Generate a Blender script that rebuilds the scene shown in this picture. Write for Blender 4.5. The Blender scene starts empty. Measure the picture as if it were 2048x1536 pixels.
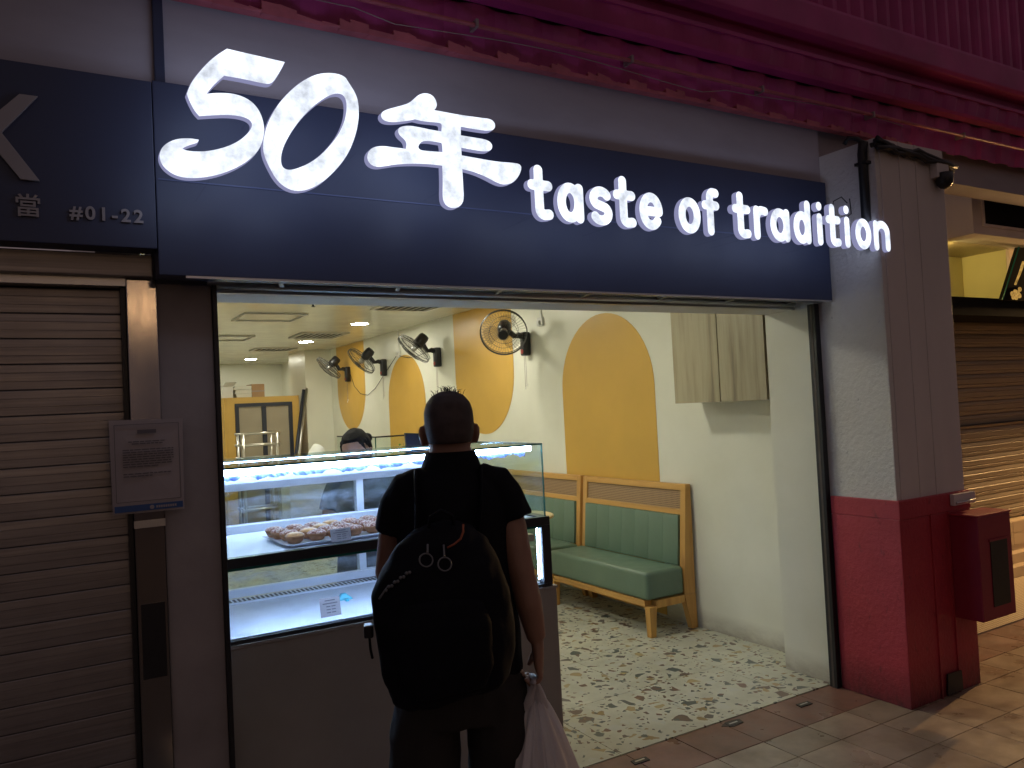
import bpy, bmesh, math, random
import numpy as np
from mathutils import Vector, Matrix, Euler
random.seed(7)
S = bpy.context.scene
COL = S.collection
rad = math.radians

# ------------------------------------------------------------------ camera
F_PX = 1586.54                                     # focal length in pixels of the 2048 px wide photograph
CR = np.array([[0.86030381, -0.50731178, -0.05012095],
               [-0.02848903, 0.05031986, -0.99832674],
               [0.508985, 0.8602922, 0.02883754]])   # rows: camera right, down, forward in world axes
CAM = np.array([0.0, -3.0, 1.63])
cd = bpy.data.cameras.new('camera')
cd.sensor_width = 36.0
cd.lens = F_PX / 2048 * 36
cd.clip_start = 0.05
cd.clip_end = 1000
cam = bpy.data.objects.new('camera', cd)
COL.objects.link(cam)
Rm = CR
right, up, back = Vector(Rm[0]), -Vector(Rm[1]), -Vector(Rm[2])
cam.matrix_world = Matrix(((right.x, up.x, back.x, CAM[0]), (right.y, up.y, back.y, CAM[1]),
                           (right.z, up.z, back.z, CAM[2]), (0, 0, 0, 1)))
S.camera = cam

# ------------------------------------------------------------------ world: night sky with city glow
W = bpy.data.worlds.new('World')
S.world = W
W.use_nodes = True
nt = W.node_tree
nt.nodes.clear()
sky = nt.nodes.new('ShaderNodeTexSky')
sky.sky_type = 'NISHITA'
sky.sun_disc = False
sky.sun_elevation = rad(-3)
sky.sun_rotation = rad(200)
bg1 = nt.nodes.new('ShaderNodeBackground')
bg1.inputs[1].default_value = 0.03
nt.links.new(sky.outputs[0], bg1.inputs[0])
bg2 = nt.nodes.new('ShaderNodeBackground')
bg2.inputs[0].default_value = (0.92, 0.69, 0.72, 1)
bg2.inputs[1].default_value = 0.115
ad = nt.nodes.new('ShaderNodeAddShader')
nt.links.new(bg1.outputs[0], ad.inputs[0])
nt.links.new(bg2.outputs[0], ad.inputs[1])
wo = nt.nodes.new('ShaderNodeOutputWorld')
nt.links.new(ad.outputs[0], wo.inputs[0])

S.view_settings.view_transform = 'Standard'
S.view_settings.look = 'None'
S.view_settings.exposure = 0.0
S.view_settings.gamma = 1.0
S.view_settings.use_curve_mapping = False
S.render.engine = 'CYCLES'
S.cycles.use_denoising = True
S.cycles.max_bounces = 10
S.cycles.diffuse_bounces = 5
S.cycles.glossy_bounces = 4
S.cycles.transparent_max_bounces = 16
S.cycles.caustics_reflective = False
S.cycles.caustics_refractive = False
S.cycles.sample_clamp_indirect = 6.0

L_DOWN, L_LED, L_WARM = 156.0, 74.0, 6800.0            # lamp radiances
L_FACE, L_SIDE, L_BACK = 1.22, 0.55, 2.9


def px_on_y(px, py, y):
    d = CR.T @ np.array([(px - 1024) / F_PX, (py - 768) / F_PX, 1.0])
    t = (y - CAM[1]) / d[1]
    return CAM + t * d


def px_on_x(px, py, x):
    d = CR.T @ np.array([(px - 1024) / F_PX, (py - 768) / F_PX, 1.0])
    t = (x - CAM[0]) / d[0]
    return CAM + t * d


# ------------------------------------------------------------------ materials
def new_mat(name):
    m = bpy.data.materials.new(name)
    m.use_nodes = True
    t = m.node_tree
    b = t.nodes['Principled BSDF']
    return m, t, b


def coords(t, scale=(1, 1, 1), rand=False, kind='pos'):
    g = t.nodes.new('ShaderNodeNewGeometry')
    src = g.outputs['Position']
    if kind == 'obj':
        tc = t.nodes.new('ShaderNodeTexCoord')
        src = tc.outputs['Object']
    mp = t.nodes.new('ShaderNodeMapping')
    mp.inputs['Scale'].default_value = scale
    t.links.new(src, mp.inputs[0])
    out = mp.outputs[0]
    if rand:
        oi = t.nodes.new('ShaderNodeObjectInfo')
        a = t.nodes.new('ShaderNodeVectorMath')
        a.operation = 'MULTIPLY_ADD'
        t.links.new(oi.outputs['Random'], a.inputs[0])
        a.inputs[1].default_value = (37, 53, 71)
        t.links.new(out, a.inputs[2])
        out = a.outputs[0]
    return out


def noise(t, vec, scale, detail=4, rough=.55):
    n = t.nodes.new('ShaderNodeTexNoise')
    n.inputs['Scale'].default_value = scale
    n.inputs['Detail'].default_value = detail
    n.inputs['Roughness'].default_value = rough
    t.links.new(vec, n.inputs['Vector'])
    return n.outputs[0]


def ramp(t, fac, stops):
    r = t.nodes.new('ShaderNodeValToRGB')
    e = r.color_ramp.elements
    while len(e) > 1:
        e.remove(e[-1])
    for i, (p, c) in enumerate(stops):
        el = e[0] if i == 0 else e.new(p)
        el.position = p
        el.color = tuple(c) + (1,) if len(c) == 3 else c
    t.links.new(fac, r.inputs[0])
    return r.outputs[0]


def mixc(t, fac, a, b, mode='MIX'):
    m = t.nodes.new('ShaderNodeMix')
    m.data_type = 'RGBA'
    m.blend_type = mode
    for sock, val in ((0, fac), (6, a), (7, b)):
        if isinstance(val, (int, float)):
            m.inputs[sock].default_value = val
        elif isinstance(val, (tuple, list)):
            m.inputs[sock].default_value = tuple(val) + (1,) if len(val) == 3 else val
        else:
            t.links.new(val, m.inputs[sock])
    return m.outputs[2]


def math_n(t, op, a, b=0.0, clamp=False):
    m = t.nodes.new('ShaderNodeMath')
    m.operation = op
    m.use_clamp = clamp
    for i, x in enumerate((a, b)):
        if isinstance(x, (int, float)):
            m.inputs[i].default_value = x
        else:
            t.links.new(x, m.inputs[i])
    return m.outputs[0]


def add_bump(t, b, height, strength=.3, dist=.01):
    bp = t.nodes.new('ShaderNodeBump')
    bp.inputs['Strength'].default_value = strength
    bp.inputs['Distance'].default_value = dist
    t.links.new(height, bp.inputs['Height'])
    t.links.new(bp.outputs[0], b.inputs['Normal'])


def paint(name, col, rough=.6, metal=0.0, var=.12, vscale=3.0, bump=0.0, bscale=60, spec=.5, rvar=.0, stretch=(1, 1, 1), rand=False, dist=.004):
    m, t, b = new_mat(name)
    vec = coords(t, stretch, rand)
    n = noise(t, vec, vscale, 6)
    lo = tuple(c * (1 - var) for c in col)
    hi = tuple(min(1, c * (1 + var)) for c in col)
    c = ramp(t, n, [(.3, lo), (.7, hi)])
    t.links.new(c, b.inputs['Base Color'])
    b.inputs['Roughness'].default_value = rough
    if rvar:
        r = ramp(t, noise(t, vec, vscale * 2.3, 5), [(.3, (rough - rvar,) * 3), (.7, (rough + rvar,) * 3)])
        t.links.new(r, b.inputs['Roughness'])
    b.inputs['Metallic'].default_value = metal
    b.inputs['Specular IOR Level'].default_value = spec
    if bump:
        add_bump(t, b, noise(t, vec, bscale, 5), bump, dist)
    return m


def emis(name, col, strength, mottle=0.0, mscale=12):
    m = bpy.data.materials.new(name)
    m.use_nodes = True
    t = m.node_tree
    t.nodes.clear()
    e = t.nodes.new('ShaderNodeEmission')
    e.inputs[0].default_value = tuple(col) + (1,)
    e.inputs[1].default_value = strength
    if mottle:
        n = noise(t, coords(t), mscale, 5, .6)
        r = ramp(t, n, [(.32, (strength * (1 - mottle),) * 3), (.68, (strength * (1 + mottle),) * 3)])
        t.links.new(r, e.inputs[1])
    o = t.nodes.new('ShaderNodeOutputMaterial')
    t.links.new(e.outputs[0], o.inputs[0])
    return m


def glass(name, tint=(.93, .98, .96), fmul=1.0, smudge_sheen=True, dirt=.07):
    m = bpy.data.materials.new(name)
    m.use_nodes = True
    t = m.node_tree
    t.nodes.clear()
    tr = t.nodes.new('ShaderNodeBsdfTransparent')
    tr.inputs[0].default_value = tuple(tint) + (1,)
    gl = t.nodes.new('ShaderNodeBsdfGlossy')
    gl.inputs['Roughness'].default_value = .02
    ge = t.nodes.new('ShaderNodeNewGeometry')
    dt = t.nodes.new('ShaderNodeVectorMath')
    dt.operation = 'DOT_PRODUCT'
    t.links.new(ge.outputs['Normal'], dt.inputs[0])
    t.links.new(ge.outputs['Incoming'], dt.inputs[1])
    om = math_n(t, 'SUBTRACT', 1.0, math_n(t, 'ABSOLUTE', dt.outputs['Value']), True)
    f = math_n(t, 'MULTIPLY', math_n(t, 'ADD', math_n(t, 'MULTIPLY', math_n(t, 'POWER', om, 5.0), .5), .035), fmul)
    mx = t.nodes.new('ShaderNodeMixShader')
    t.links.new(f, mx.inputs[0])
    t.links.new(tr.outputs[0], mx.inputs[1])
    t.links.new(gl.outputs[0], mx.inputs[2])
    last = mx.outputs[0]
    if smudge_sheen:
        df = t.nodes.new('ShaderNodeBsdfDiffuse')
        df.inputs[0].default_value = (.8, .85, .95, 1)
        n = ramp(t, noise(t, coords(t, (1, 1, 3)), 5, 6, .65), [(.45, (0, 0, 0)), (.8, (dirt,) * 3)])  # smudges; on the sliding panes also painted-in reflections
        m2 = t.nodes.new('ShaderNodeMixShader')
        t.links.new(n, m2.inputs[0])
        t.links.new(last, m2.inputs[1])
        t.links.new(df.outputs[0], m2.inputs[2])
        last = m2.outputs[0]
    o = t.nodes.new('ShaderNodeOutputMaterial')
    t.links.new(last, o.inputs[0])
    return m


def wood(name, dark, light, scale=4, along='y', rough=.45):
    m, t, b = new_mat(name)
    st = {'x': (.08, 1, 1), 'y': (1, .08, 1), 'z': (1, 1, .08)}[along]
    vec = coords(t, st, True)
    n = noise(t, vec, scale * 6, 6, .6)
    c = ramp(t, n, [(.3, dark), (.55, light), (.75, tuple(x * .85 for x in light))])
    t.links.new(c, b.inputs['Base Color'])
    b.inputs['Roughness'].default_value = rough
    add_bump(t, b, n, .15, .003)
    return m


M = {}
M['navy'] = paint('navy_panel', (.027, .037, .080), .5, var=.1, vscale=1.5, rvar=.06)
M['seam'] = paint('seam_dark', (.05, .07, .17), .4)
M['fascia'] = paint('fascia_paint', (.36, .33, .365), .75, var=.16, vscale=1.8, bump=.15, bscale=40, stretch=(.6, 1, 1.8))
M['neigh_wall'] = paint('grey_paint', (.31, .275, .265), .7, var=.2, vscale=3, bump=.1)
M['wall'] = paint('cream_wall', (.76, .755, .66), .34, var=.05, vscale=1.3, bump=.12, bscale=26, rvar=.06, dist=.006)
M['ceiling'] = paint('glossy_ceiling', (.74, .73, .62), .16, var=.05, vscale=2.2, rvar=.05, bump=.03, bscale=8, spec=.6)
M['mural'] = paint('mustard_paint', (.62, .37, .07), .36, var=.05, vscale=2.2, bump=.04, bscale=26, rvar=.06, dist=.006)
M['booth'] = paint('booth_mustard', (.60, .37, .09), .5, var=.06)
M['black'] = paint('black_metal', (.012, .012, .014), .42, var=.2, vscale=8)
M['mattblack'] = paint('matt_black', (.012, .012, .013), .95, var=.2, vscale=6, spec=.08)
M['blackplastic'] = paint('black_plastic', (.014, .014, .017), .35, var=.15, vscale=8)
M['darkframe'] = paint('dark_frame', (.02, .024, .04), .5)
M['counter'] = paint('counter_laminate', (.30, .275, .235), .5, var=.08, vscale=4, rvar=.05)
M['casewhite'] = paint('case_white', (.72, .74, .80), .35, var=.03)
M['casegrey'] = paint('case_band', (.028, .03, .032), .3)
M['alu'] = paint('aluminium', (.55, .55, .55), .35, 1.0, var=.1, vscale=6)
M['steel'] = paint('mirror_steel', (.36, .34, .34), .13, 1.0, var=.08, vscale=5, rvar=.05, stretch=(1, 1, .3))
M['steelrack'] = paint('steel_rack', (.58, .56, .52), .3, 1.0, var=.1)
M['white'] = paint('white_paint', (.72, .71, .68), .5, var=.04)
M['lintel'] = paint('white_lintel', (.62, .60, .58), .6, var=.05, vscale=6)
M['redpaint'] = None
M['redmetal'] = paint('red_sheet', (.40, .040, .20), .5, var=.22, vscale=2.5, rvar=.1)
M['redpeel_lit'] = paint('peeling_red_lit', (.42, .10, .13), .6, var=.25, vscale=9)  # pinker than the sheet: light from the sign is put into the colour
M['redbox'] = paint('red_box', (.26, .018, .04), .4, var=.1)
M['bagwhite'] = None
M['skin'] = paint('skin', (.30, .165, .11), .5, var=.12, vscale=14, bump=.1, bscale=140)
M['hair'] = paint('hair', (.010, .009, .010), .75, var=.3, vscale=60, spec=.15, bump=.4, bscale=90)
M['shirt'] = paint('black_shirt', (.004, .005, .008), .85, spec=.2, var=.2, vscale=9, bump=.25, bscale=16, dist=.012)
M['pack'] = paint('black_pack', (.0026, .0034, .007), .8, spec=.2, var=.25, vscale=9, bump=.3, bscale=14, dist=.014)
M['trousers'] = paint('dark_trousers', (.020, .017, .015), .85, var=.2, vscale=8, bump=.3, bscale=12, dist=.015)
M['greenseat'] = paint('green_leather', (.125, .195, .142), .38, var=.07, vscale=5, bump=.12, bscale=70, rvar=.05)
M['greendark'] = paint('green_seam', (.05, .10, .065), .5)
M['oak'] = wood('golden_wood', (.42, .21, .055), (.60, .33, .09), 3, 'y')
M['oakz'] = wood('golden_wood_post', (.42, .21, .055), (.60, .33, .09), 3, 'z')
M['tableoak'] = paint('table_top', (.66, .55, .32), .4)
M['card'] = paint('cardboard', (.45, .28, .15), .8, var=.1)
M['paper'] = paint('paper', (.35, .31, .315), .35, var=.04)
M['paperwhite'] = paint('paper_white', (.78, .78, .72), .7, var=.04)
M['ink'] = paint('ink', (.14, .125, .135), .8)
M['inkblue'] = paint('ink_blue', (.03, .09, .26), .5)
M['signgrey'] = paint('sign_letter_grey', (.30, .27, .27), .5, var=.1)
M['pastry'] = paint('pastry', (.33, .135, .05), .6, var=.3, vscale=30, bump=.4, bscale=60)
M['custard'] = paint('custard', (.55, .25, .07), .3, var=.5, vscale=45)
M['icing'] = paint('tart_topping', (.5, .2, .12), .4)
M['cablack'] = paint('cable_black', (.012, .012, .013), .5)
M['wire'] = paint('wire', (.3, .22, .22), .5)
M['greenglass'] = paint('glass_edge', (.01, .11, .09), .2)
M['glass'] = glass('clear_glass')
M['glassback'] = glass('sliding_glass', (.80, .86, .92), 1.0, True, .38)  # heavy smudge layer whitens the panes in place of reflections
M['frosted'] = glass('frosted_top', (.80, .90, .90), .5, True)
M['acrylic'] = glass('clear_acrylic', (.97, .97, .98), .3, False)
M['warmtile'] = paint('stall_tile', (.48, .38, .26), .35, var=.1)
M['grey_wire'] = paint('fan_wire', (.075, .075, .075), .4, .2)
M['fanblade'] = None
M['redlabel'] = paint('red_label', (.35, .05, .04), .5)
M['yellowwall'] = paint('yellow_cream', (.76, .68, .36), .6, var=.05)
M['orange'] = paint('orange_cord', (.28, .07, .03), .6)
M['greyring'] = paint('grey_ring', (.15, .16, .17), .4)
M['leaf'] = paint('leaf_green', (.10, .22, .04), .5)
M['terracotta'] = paint('terracotta', (.5, .2, .07), .7)
M['cyan'] = paint('cyan_plastic', (.10, .50, .60), .4)
M['ceramic'] = paint('white_melamine', (.7, .74, .82), .2)

m, t, b = new_mat('fan_blade')
b.inputs['Base Color'].default_value = (.12, .05, .04, 1)
b.inputs['Roughness'].default_value = .2
b.inputs['Alpha'].default_value = .35
M['fanblade'] = m

m, t, b = new_mat('tart_topping_dusted')
vec = coords(t)
c = ramp(t, noise(t, vec, 120, 5, .7), [(.38, (.13, .022, .012)), (.5, (.30, .07, .03)), (.57, (.62, .42, .34)), (.7, (.82, .70, .62))])
t.links.new(c, b.inputs['Base Color'])
b.inputs['Roughness'].default_value = .45
add_bump(t, b, noise(t, vec, 90, 4), .8, .008)
M['icing'] = m

# plaster with stucco
m, t, b = new_mat('stucco')
vec = coords(t)
c = ramp(t, noise(t, vec, 2.2, 6), [(.3, (.62, .595, .57)), (.7, (.72, .695, .665))])
c2 = mixc(t, ramp(t, noise(t, vec, 26, 3), [(.70, (0, 0, 0)), (.76, (.5, .5, .5))]), c, (.25, .22, .22))
t.links.new(c2, b.inputs['Base Color'])
b.inputs['Roughness'].default_value = .65
add_bump(t, b, noise(t, vec, 38, 4, .6), .75, .012)
M['stucco'] = m

m, t, b = new_mat('red_paint')
vec = coords(t)
c = ramp(t, noise(t, vec, 3.5, 6), [(.3, (.36, .026, .044)), (.7, (.45, .042, .060))])
c = mixc(t, ramp(t, noise(t, coords(t, (1, 1, .45)), 22, 6, .7), [(.60, (0, 0, 0)), (.68, (.75, .75, .75))]), c, (.17, .018, .028))
sx = t.nodes.new('ShaderNodeSeparateXYZ')
t.links.new(vec, sx.inputs[0])
zz = math_n(t, 'MULTIPLY_ADD', sx.outputs[2], -4.5)
t.nodes[-1].inputs[2].default_value = 1.0
sc = math_n(t, 'MULTIPLY', math_n(t, 'MAXIMUM', zz, 0.0), math_n(t, 'MULTIPLY', noise(t, coords(t, (2.2, 2.2, .9)), 11, 7, .75), 1.5), True)
c = mixc(t, sc, c, (.07, .02, .022))
t.links.new(c, b.inputs['Base Color'])
b.inputs['Roughness'].default_value = .5
add_bump(t, b, noise(t, vec, 45, 5, .6), .6, .007)
M['redpaint'] = m

# smooth column paint on the front boards
M['colfront'] = paint('column_front', (.64, .585, .565), .6, var=.08, vscale=2.5, bump=.08, bscale=30, stretch=(1, 1, .4))

# wall with dirt rising from the floor on the plaster (stains)
m, t, b = new_mat('wall_stained')
vec = coords(t)
c = ramp(t, noise(t, vec, 1.6, 5), [(.3, (.70, .695, .595)), (.7, (.79, .785, .69))])
sx = t.nodes.new('ShaderNodeSeparateXYZ')
t.links.new(vec, sx.inputs[0])
zz = math_n(t, 'MULTIPLY_ADD', sx.outputs[2], -6.0)
t.nodes[-1].inputs[2].default_value = 0.85
dn = math_n(t, 'MULTIPLY', noise(t, coords(t, (1, 1, 2.2)), 7, 7, .7), 1.5)
d = math_n(t, 'MULTIPLY', math_n(t, 'MAXIMUM', zz, 0.0), dn, True)
c = mixc(t, math_n(t, 'MULTIPLY', d, .95, True), c, (.20, .15, .105))
t.links.new(c, b.inputs['Base Color'])
b.inputs['Roughness'].default_value = .36
add_bump(t, b, noise(t, vec, 24, 5), .14, .006)
M['wallstain'] = m

# terrazzo
m, t, b = new_mat('terrazzo')
vec = coords(t, (1, 1, 1), True)
wv = t.nodes.new('ShaderNodeVectorMath')
wv.operation = 'MULTIPLY_ADD'
nz = t.nodes.new('ShaderNodeTexNoise')
nz.inputs['Scale'].default_value = 14
t.links.new(vec, nz.inputs['Vector'])
t.links.new(nz.outputs[1], wv.inputs[0])
wv.inputs[1].default_value = (.035, .035, .0)
t.links.new(vec, wv.inputs[2])
base = ramp(t, noise(t, vec, 9, 6), [(.3, (.47, .465, .375)), (.7, (.56, .555, .46))])
for sc, th, pick, cols in ((10.0, .19, .70, None), (19.0, .19, .68, None), (36.0, .19, .74, None), (14.0, .15, .72, 'light')):
    mp = t.nodes.new('ShaderNodeMapping')
    mp.inputs['Location'].default_value = (sc * .37, sc * .91, 0)
    t.links.new(wv.outputs[0], mp.inputs[0])
    v1 = t.nodes.new('ShaderNodeTexVoronoi')
    v1.voronoi_dimensions = '2D'
    v1.feature = 'DISTANCE_TO_EDGE'
    v1.inputs['Scale'].default_value = sc
    v2 = t.nodes.new('ShaderNodeTexVoronoi')
    v2.voronoi_dimensions = '2D'
    v2.inputs['Scale'].default_value = sc
    for vv in (v1, v2):
        t.links.new(mp.outputs[0], vv.inputs['Vector'])
    sp = t.nodes.new('ShaderNodeSeparateColor')
    t.links.new(v2.outputs['Color'], sp.inputs[0])
    # threshold varies per cell so that chip sizes differ
    thv = math_n(t, 'MULTIPLY_ADD', sp.outputs[1], .16)
    t.nodes[-1].inputs[2].default_value = th
    inside = math_n(t, 'GREATER_THAN', v1.outputs['Distance'], thv)
    sel = math_n(t, 'GREATER_THAN', sp.outputs[0], pick)
    mask = math_n(t, 'MULTIPLY', inside, sel)
    if cols == 'light':
        cc = ramp(t, sp.outputs[2], [(0, (.52, .52, .46)), (.4, (.42, .33, .16)), (.6, (.50, .51, .45)), (.85, (.40, .29, .14))])
    else:
        cc = ramp(t, sp.outputs[2], [(0, (.10, .12, .11)), (.25, (.15, .10, .075)), (.45, (.19, .105, .07)), (.6, (.11, .13, .12)), (.75, (.30, .21, .09)), (.88, (.13, .11, .09))])
    t.nodes[-1].color_ramp.interpolation = 'CONSTANT'
    base = mixc(t, mask, base, cc)
t.links.new(base, b.inputs['Base Color'])
b.inputs['Roughness'].default_value = .33
M['terrazzo'] = m


# tile materials, slightly different for each tile
def tilemat(name, col, rough=.4):
    m, t, b = new_mat(name)
    vec = coords(t, (1, 1, 1), True)
    n = noise(t, vec, 12, 6)
    c = ramp(t, n, [(.3, tuple(x * .85 for x in col)), (.7, tuple(x * 1.1 for x in col))])
    oi = t.nodes.new('ShaderNodeObjectInfo')
    rr = ramp(t, oi.outputs['Random'], [(0, (.82, .82, .82)), (1, (1.1, 1.1, 1.1))])
    c = mixc(t, 1.0, c, rr, 'MULTIPLY')
    st = ramp(t, noise(t, coords(t), 3.5, 7, .65), [(.35, (.62, .60, .58)), (.6, (1, 1, 1))])
    c = mixc(t, 1.0, c, st, 'MULTIPLY')
    t.links.new(c, b.inputs['Base Color'])
    r = ramp(t, noise(t, vec, 6, 5), [(.3, (rough - .14,) * 3), (.7, (rough + .16,) * 3)])
    t.links.new(r, b.inputs['Roughness'])
    add_bump(t, b, noise(t, vec, 90, 3), .08, .002)
    return m


M['tilebeige'] = tilemat('beige_tile', (.37, .275, .195), .36)
M['tilebrown'] = tilemat('brown_tile', (.25, .125, .09), .38)
M['grout'] = paint('grout', (.10, .08, .07), .8, var=.2, vscale=10)

# shutter metal
m, t, b = new_mat('shutter_metal')
vec = coords(t, (.6, 1, 30))
c = ramp(t, noise(t, vec, 4, 6), [(.3, (.30, .275, .262)), (.7, (.42, .385, .365))])
gr = ramp(t, noise(t, coords(t, (1, 1, 1)), 2.4, 6), [(.3, (.72, .70, .70)), (.65, (1, 1, 1))])
c = mixc(t, 1.0, c, gr, 'MULTIPLY')
t.links.new(c, b.inputs['Base Color'])
b.inputs['Metallic'].default_value = .6
t.links.new(ramp(t, noise(t, vec, 3, 4), [(.3, (.32,) * 3), (.7, (.46,) * 3)]), b.inputs['Roughness'])
M['shutter'] = m
M['shutterwarm'] = paint('roller_slat_tan', (.31, .25, .17), .55, .1, var=.12, vscale=3, stretch=(.4, 1, 12))

# cabinet laminate (grey-beige oak, vertical grain)
m, t, b = new_mat('cabinet_laminate')
vec = coords(t, (1, 1, .07), True)
n1 = noise(t, vec, 16, 6, .62)
c = ramp(t, n1, [(.30, (.215, .18, .115)), (.45, (.36, .31, .20)), (.6, (.42, .37, .245)), (.75, (.30, .255, .165))])
t.links.new(c, b.inputs['Base Color'])
b.inputs['Roughness'].default_value = .42
M['laminate'] = m

# woven cane
m, t, b = new_mat('woven_cane')
vec = coords(t)
sx = t.nodes.new('ShaderNodeSeparateXYZ')
t.links.new(vec, sx.inputs[0])
fy = math_n(t, 'SINE', math_n(t, 'MULTIPLY', sx.outputs[1], 2 * math.pi / .013))
fz = math_n(t, 'SINE', math_n(t, 'MULTIPLY', sx.outputs[2], 2 * math.pi / .013))
hole = math_n(t, 'GREATER_THAN', math_n(t, 'ADD', fy, fz), .55)
c = mixc(t, hole, (.40, .25, .13), (.055, .03, .02))
t.links.new(c, b.inputs['Base Color'])
b.inputs['Roughness'].default_value = .6
M['cane'] = m

# thin carrier bag
m, t, b = new_mat('bag_plastic')
t.nodes.remove(b)
df = t.nodes.new('ShaderNodeBsdfDiffuse')
tl = t.nodes.new('ShaderNodeBsdfTranslucent')
gl = t.nodes.new('ShaderNodeBsdfGlossy')
cc = ramp(t, noise(t, coords(t, (1, 1, .5)), 9, 5), [(.3, (.70, .66, .66)), (.7, (.85, .81, .81))])
t.links.new(cc, df.inputs[0])
tl.inputs[0].default_value = (.8, .74, .70, 1)
gl.inputs['Roughness'].default_value = .35
mx = t.nodes.new('ShaderNodeMixShader')
mx.inputs[0].default_value = .42
t.links.new(df.outputs[0], mx.inputs[1])
t.links.new(tl.outputs[0], mx.inputs[2])
mx2 = t.nodes.new('ShaderNodeMixShader')
mx2.inputs[0].default_value = .07
t.links.new(mx.outputs[0], mx2.inputs[1])
t.links.new(gl.outputs[0], mx2.inputs[2])
t.links.new(mx2.outputs[0], t.nodes['Material Output'].inputs[0])
M['bagwhite'] = m

# dotted metal drain mat
m, t, b = new_mat('dotted_mat')
vec = coords(t)
vo = t.nodes.new('ShaderNodeTexVoronoi')
vo.voronoi_dimensions = '2D'
vo.inputs['Scale'].default_value = 42
vo.inputs['Randomness'].default_value = .05
t.links.new(vec, vo.inputs['Vector'])
c = ramp(t, vo.outputs['Distance'], [(.28, (.14, .10, .06)), (.34, (.55, .46, .32))])
t.links.new(c, b.inputs['Base Color'])
b.inputs['Roughness'].default_value = .45
M['mat'] = m

M['e_down'] = emis('downlight_glow', (1.0, .975, .80), L_DOWN)
M['e_led'] = emis('led_strip_glow', (.44, .60, 1.0), L_LED)
M['e_lens'] = emis('led_lens_glow', (.70, .90, .95), 1.0)
M['e_warm'] = emis('warm_lamp_glow', (1.0, .60, .25), L_WARM)
M['e_face'] = emis('letter_face', (.83, .89, 1.0), L_FACE, .40, 14)
M['e_side'] = emis('letter_return', (.46, .47, .80), L_SIDE)
M['e_back'] = emis('letter_back', (.62, .72, 1.0), L_BACK)


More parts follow.
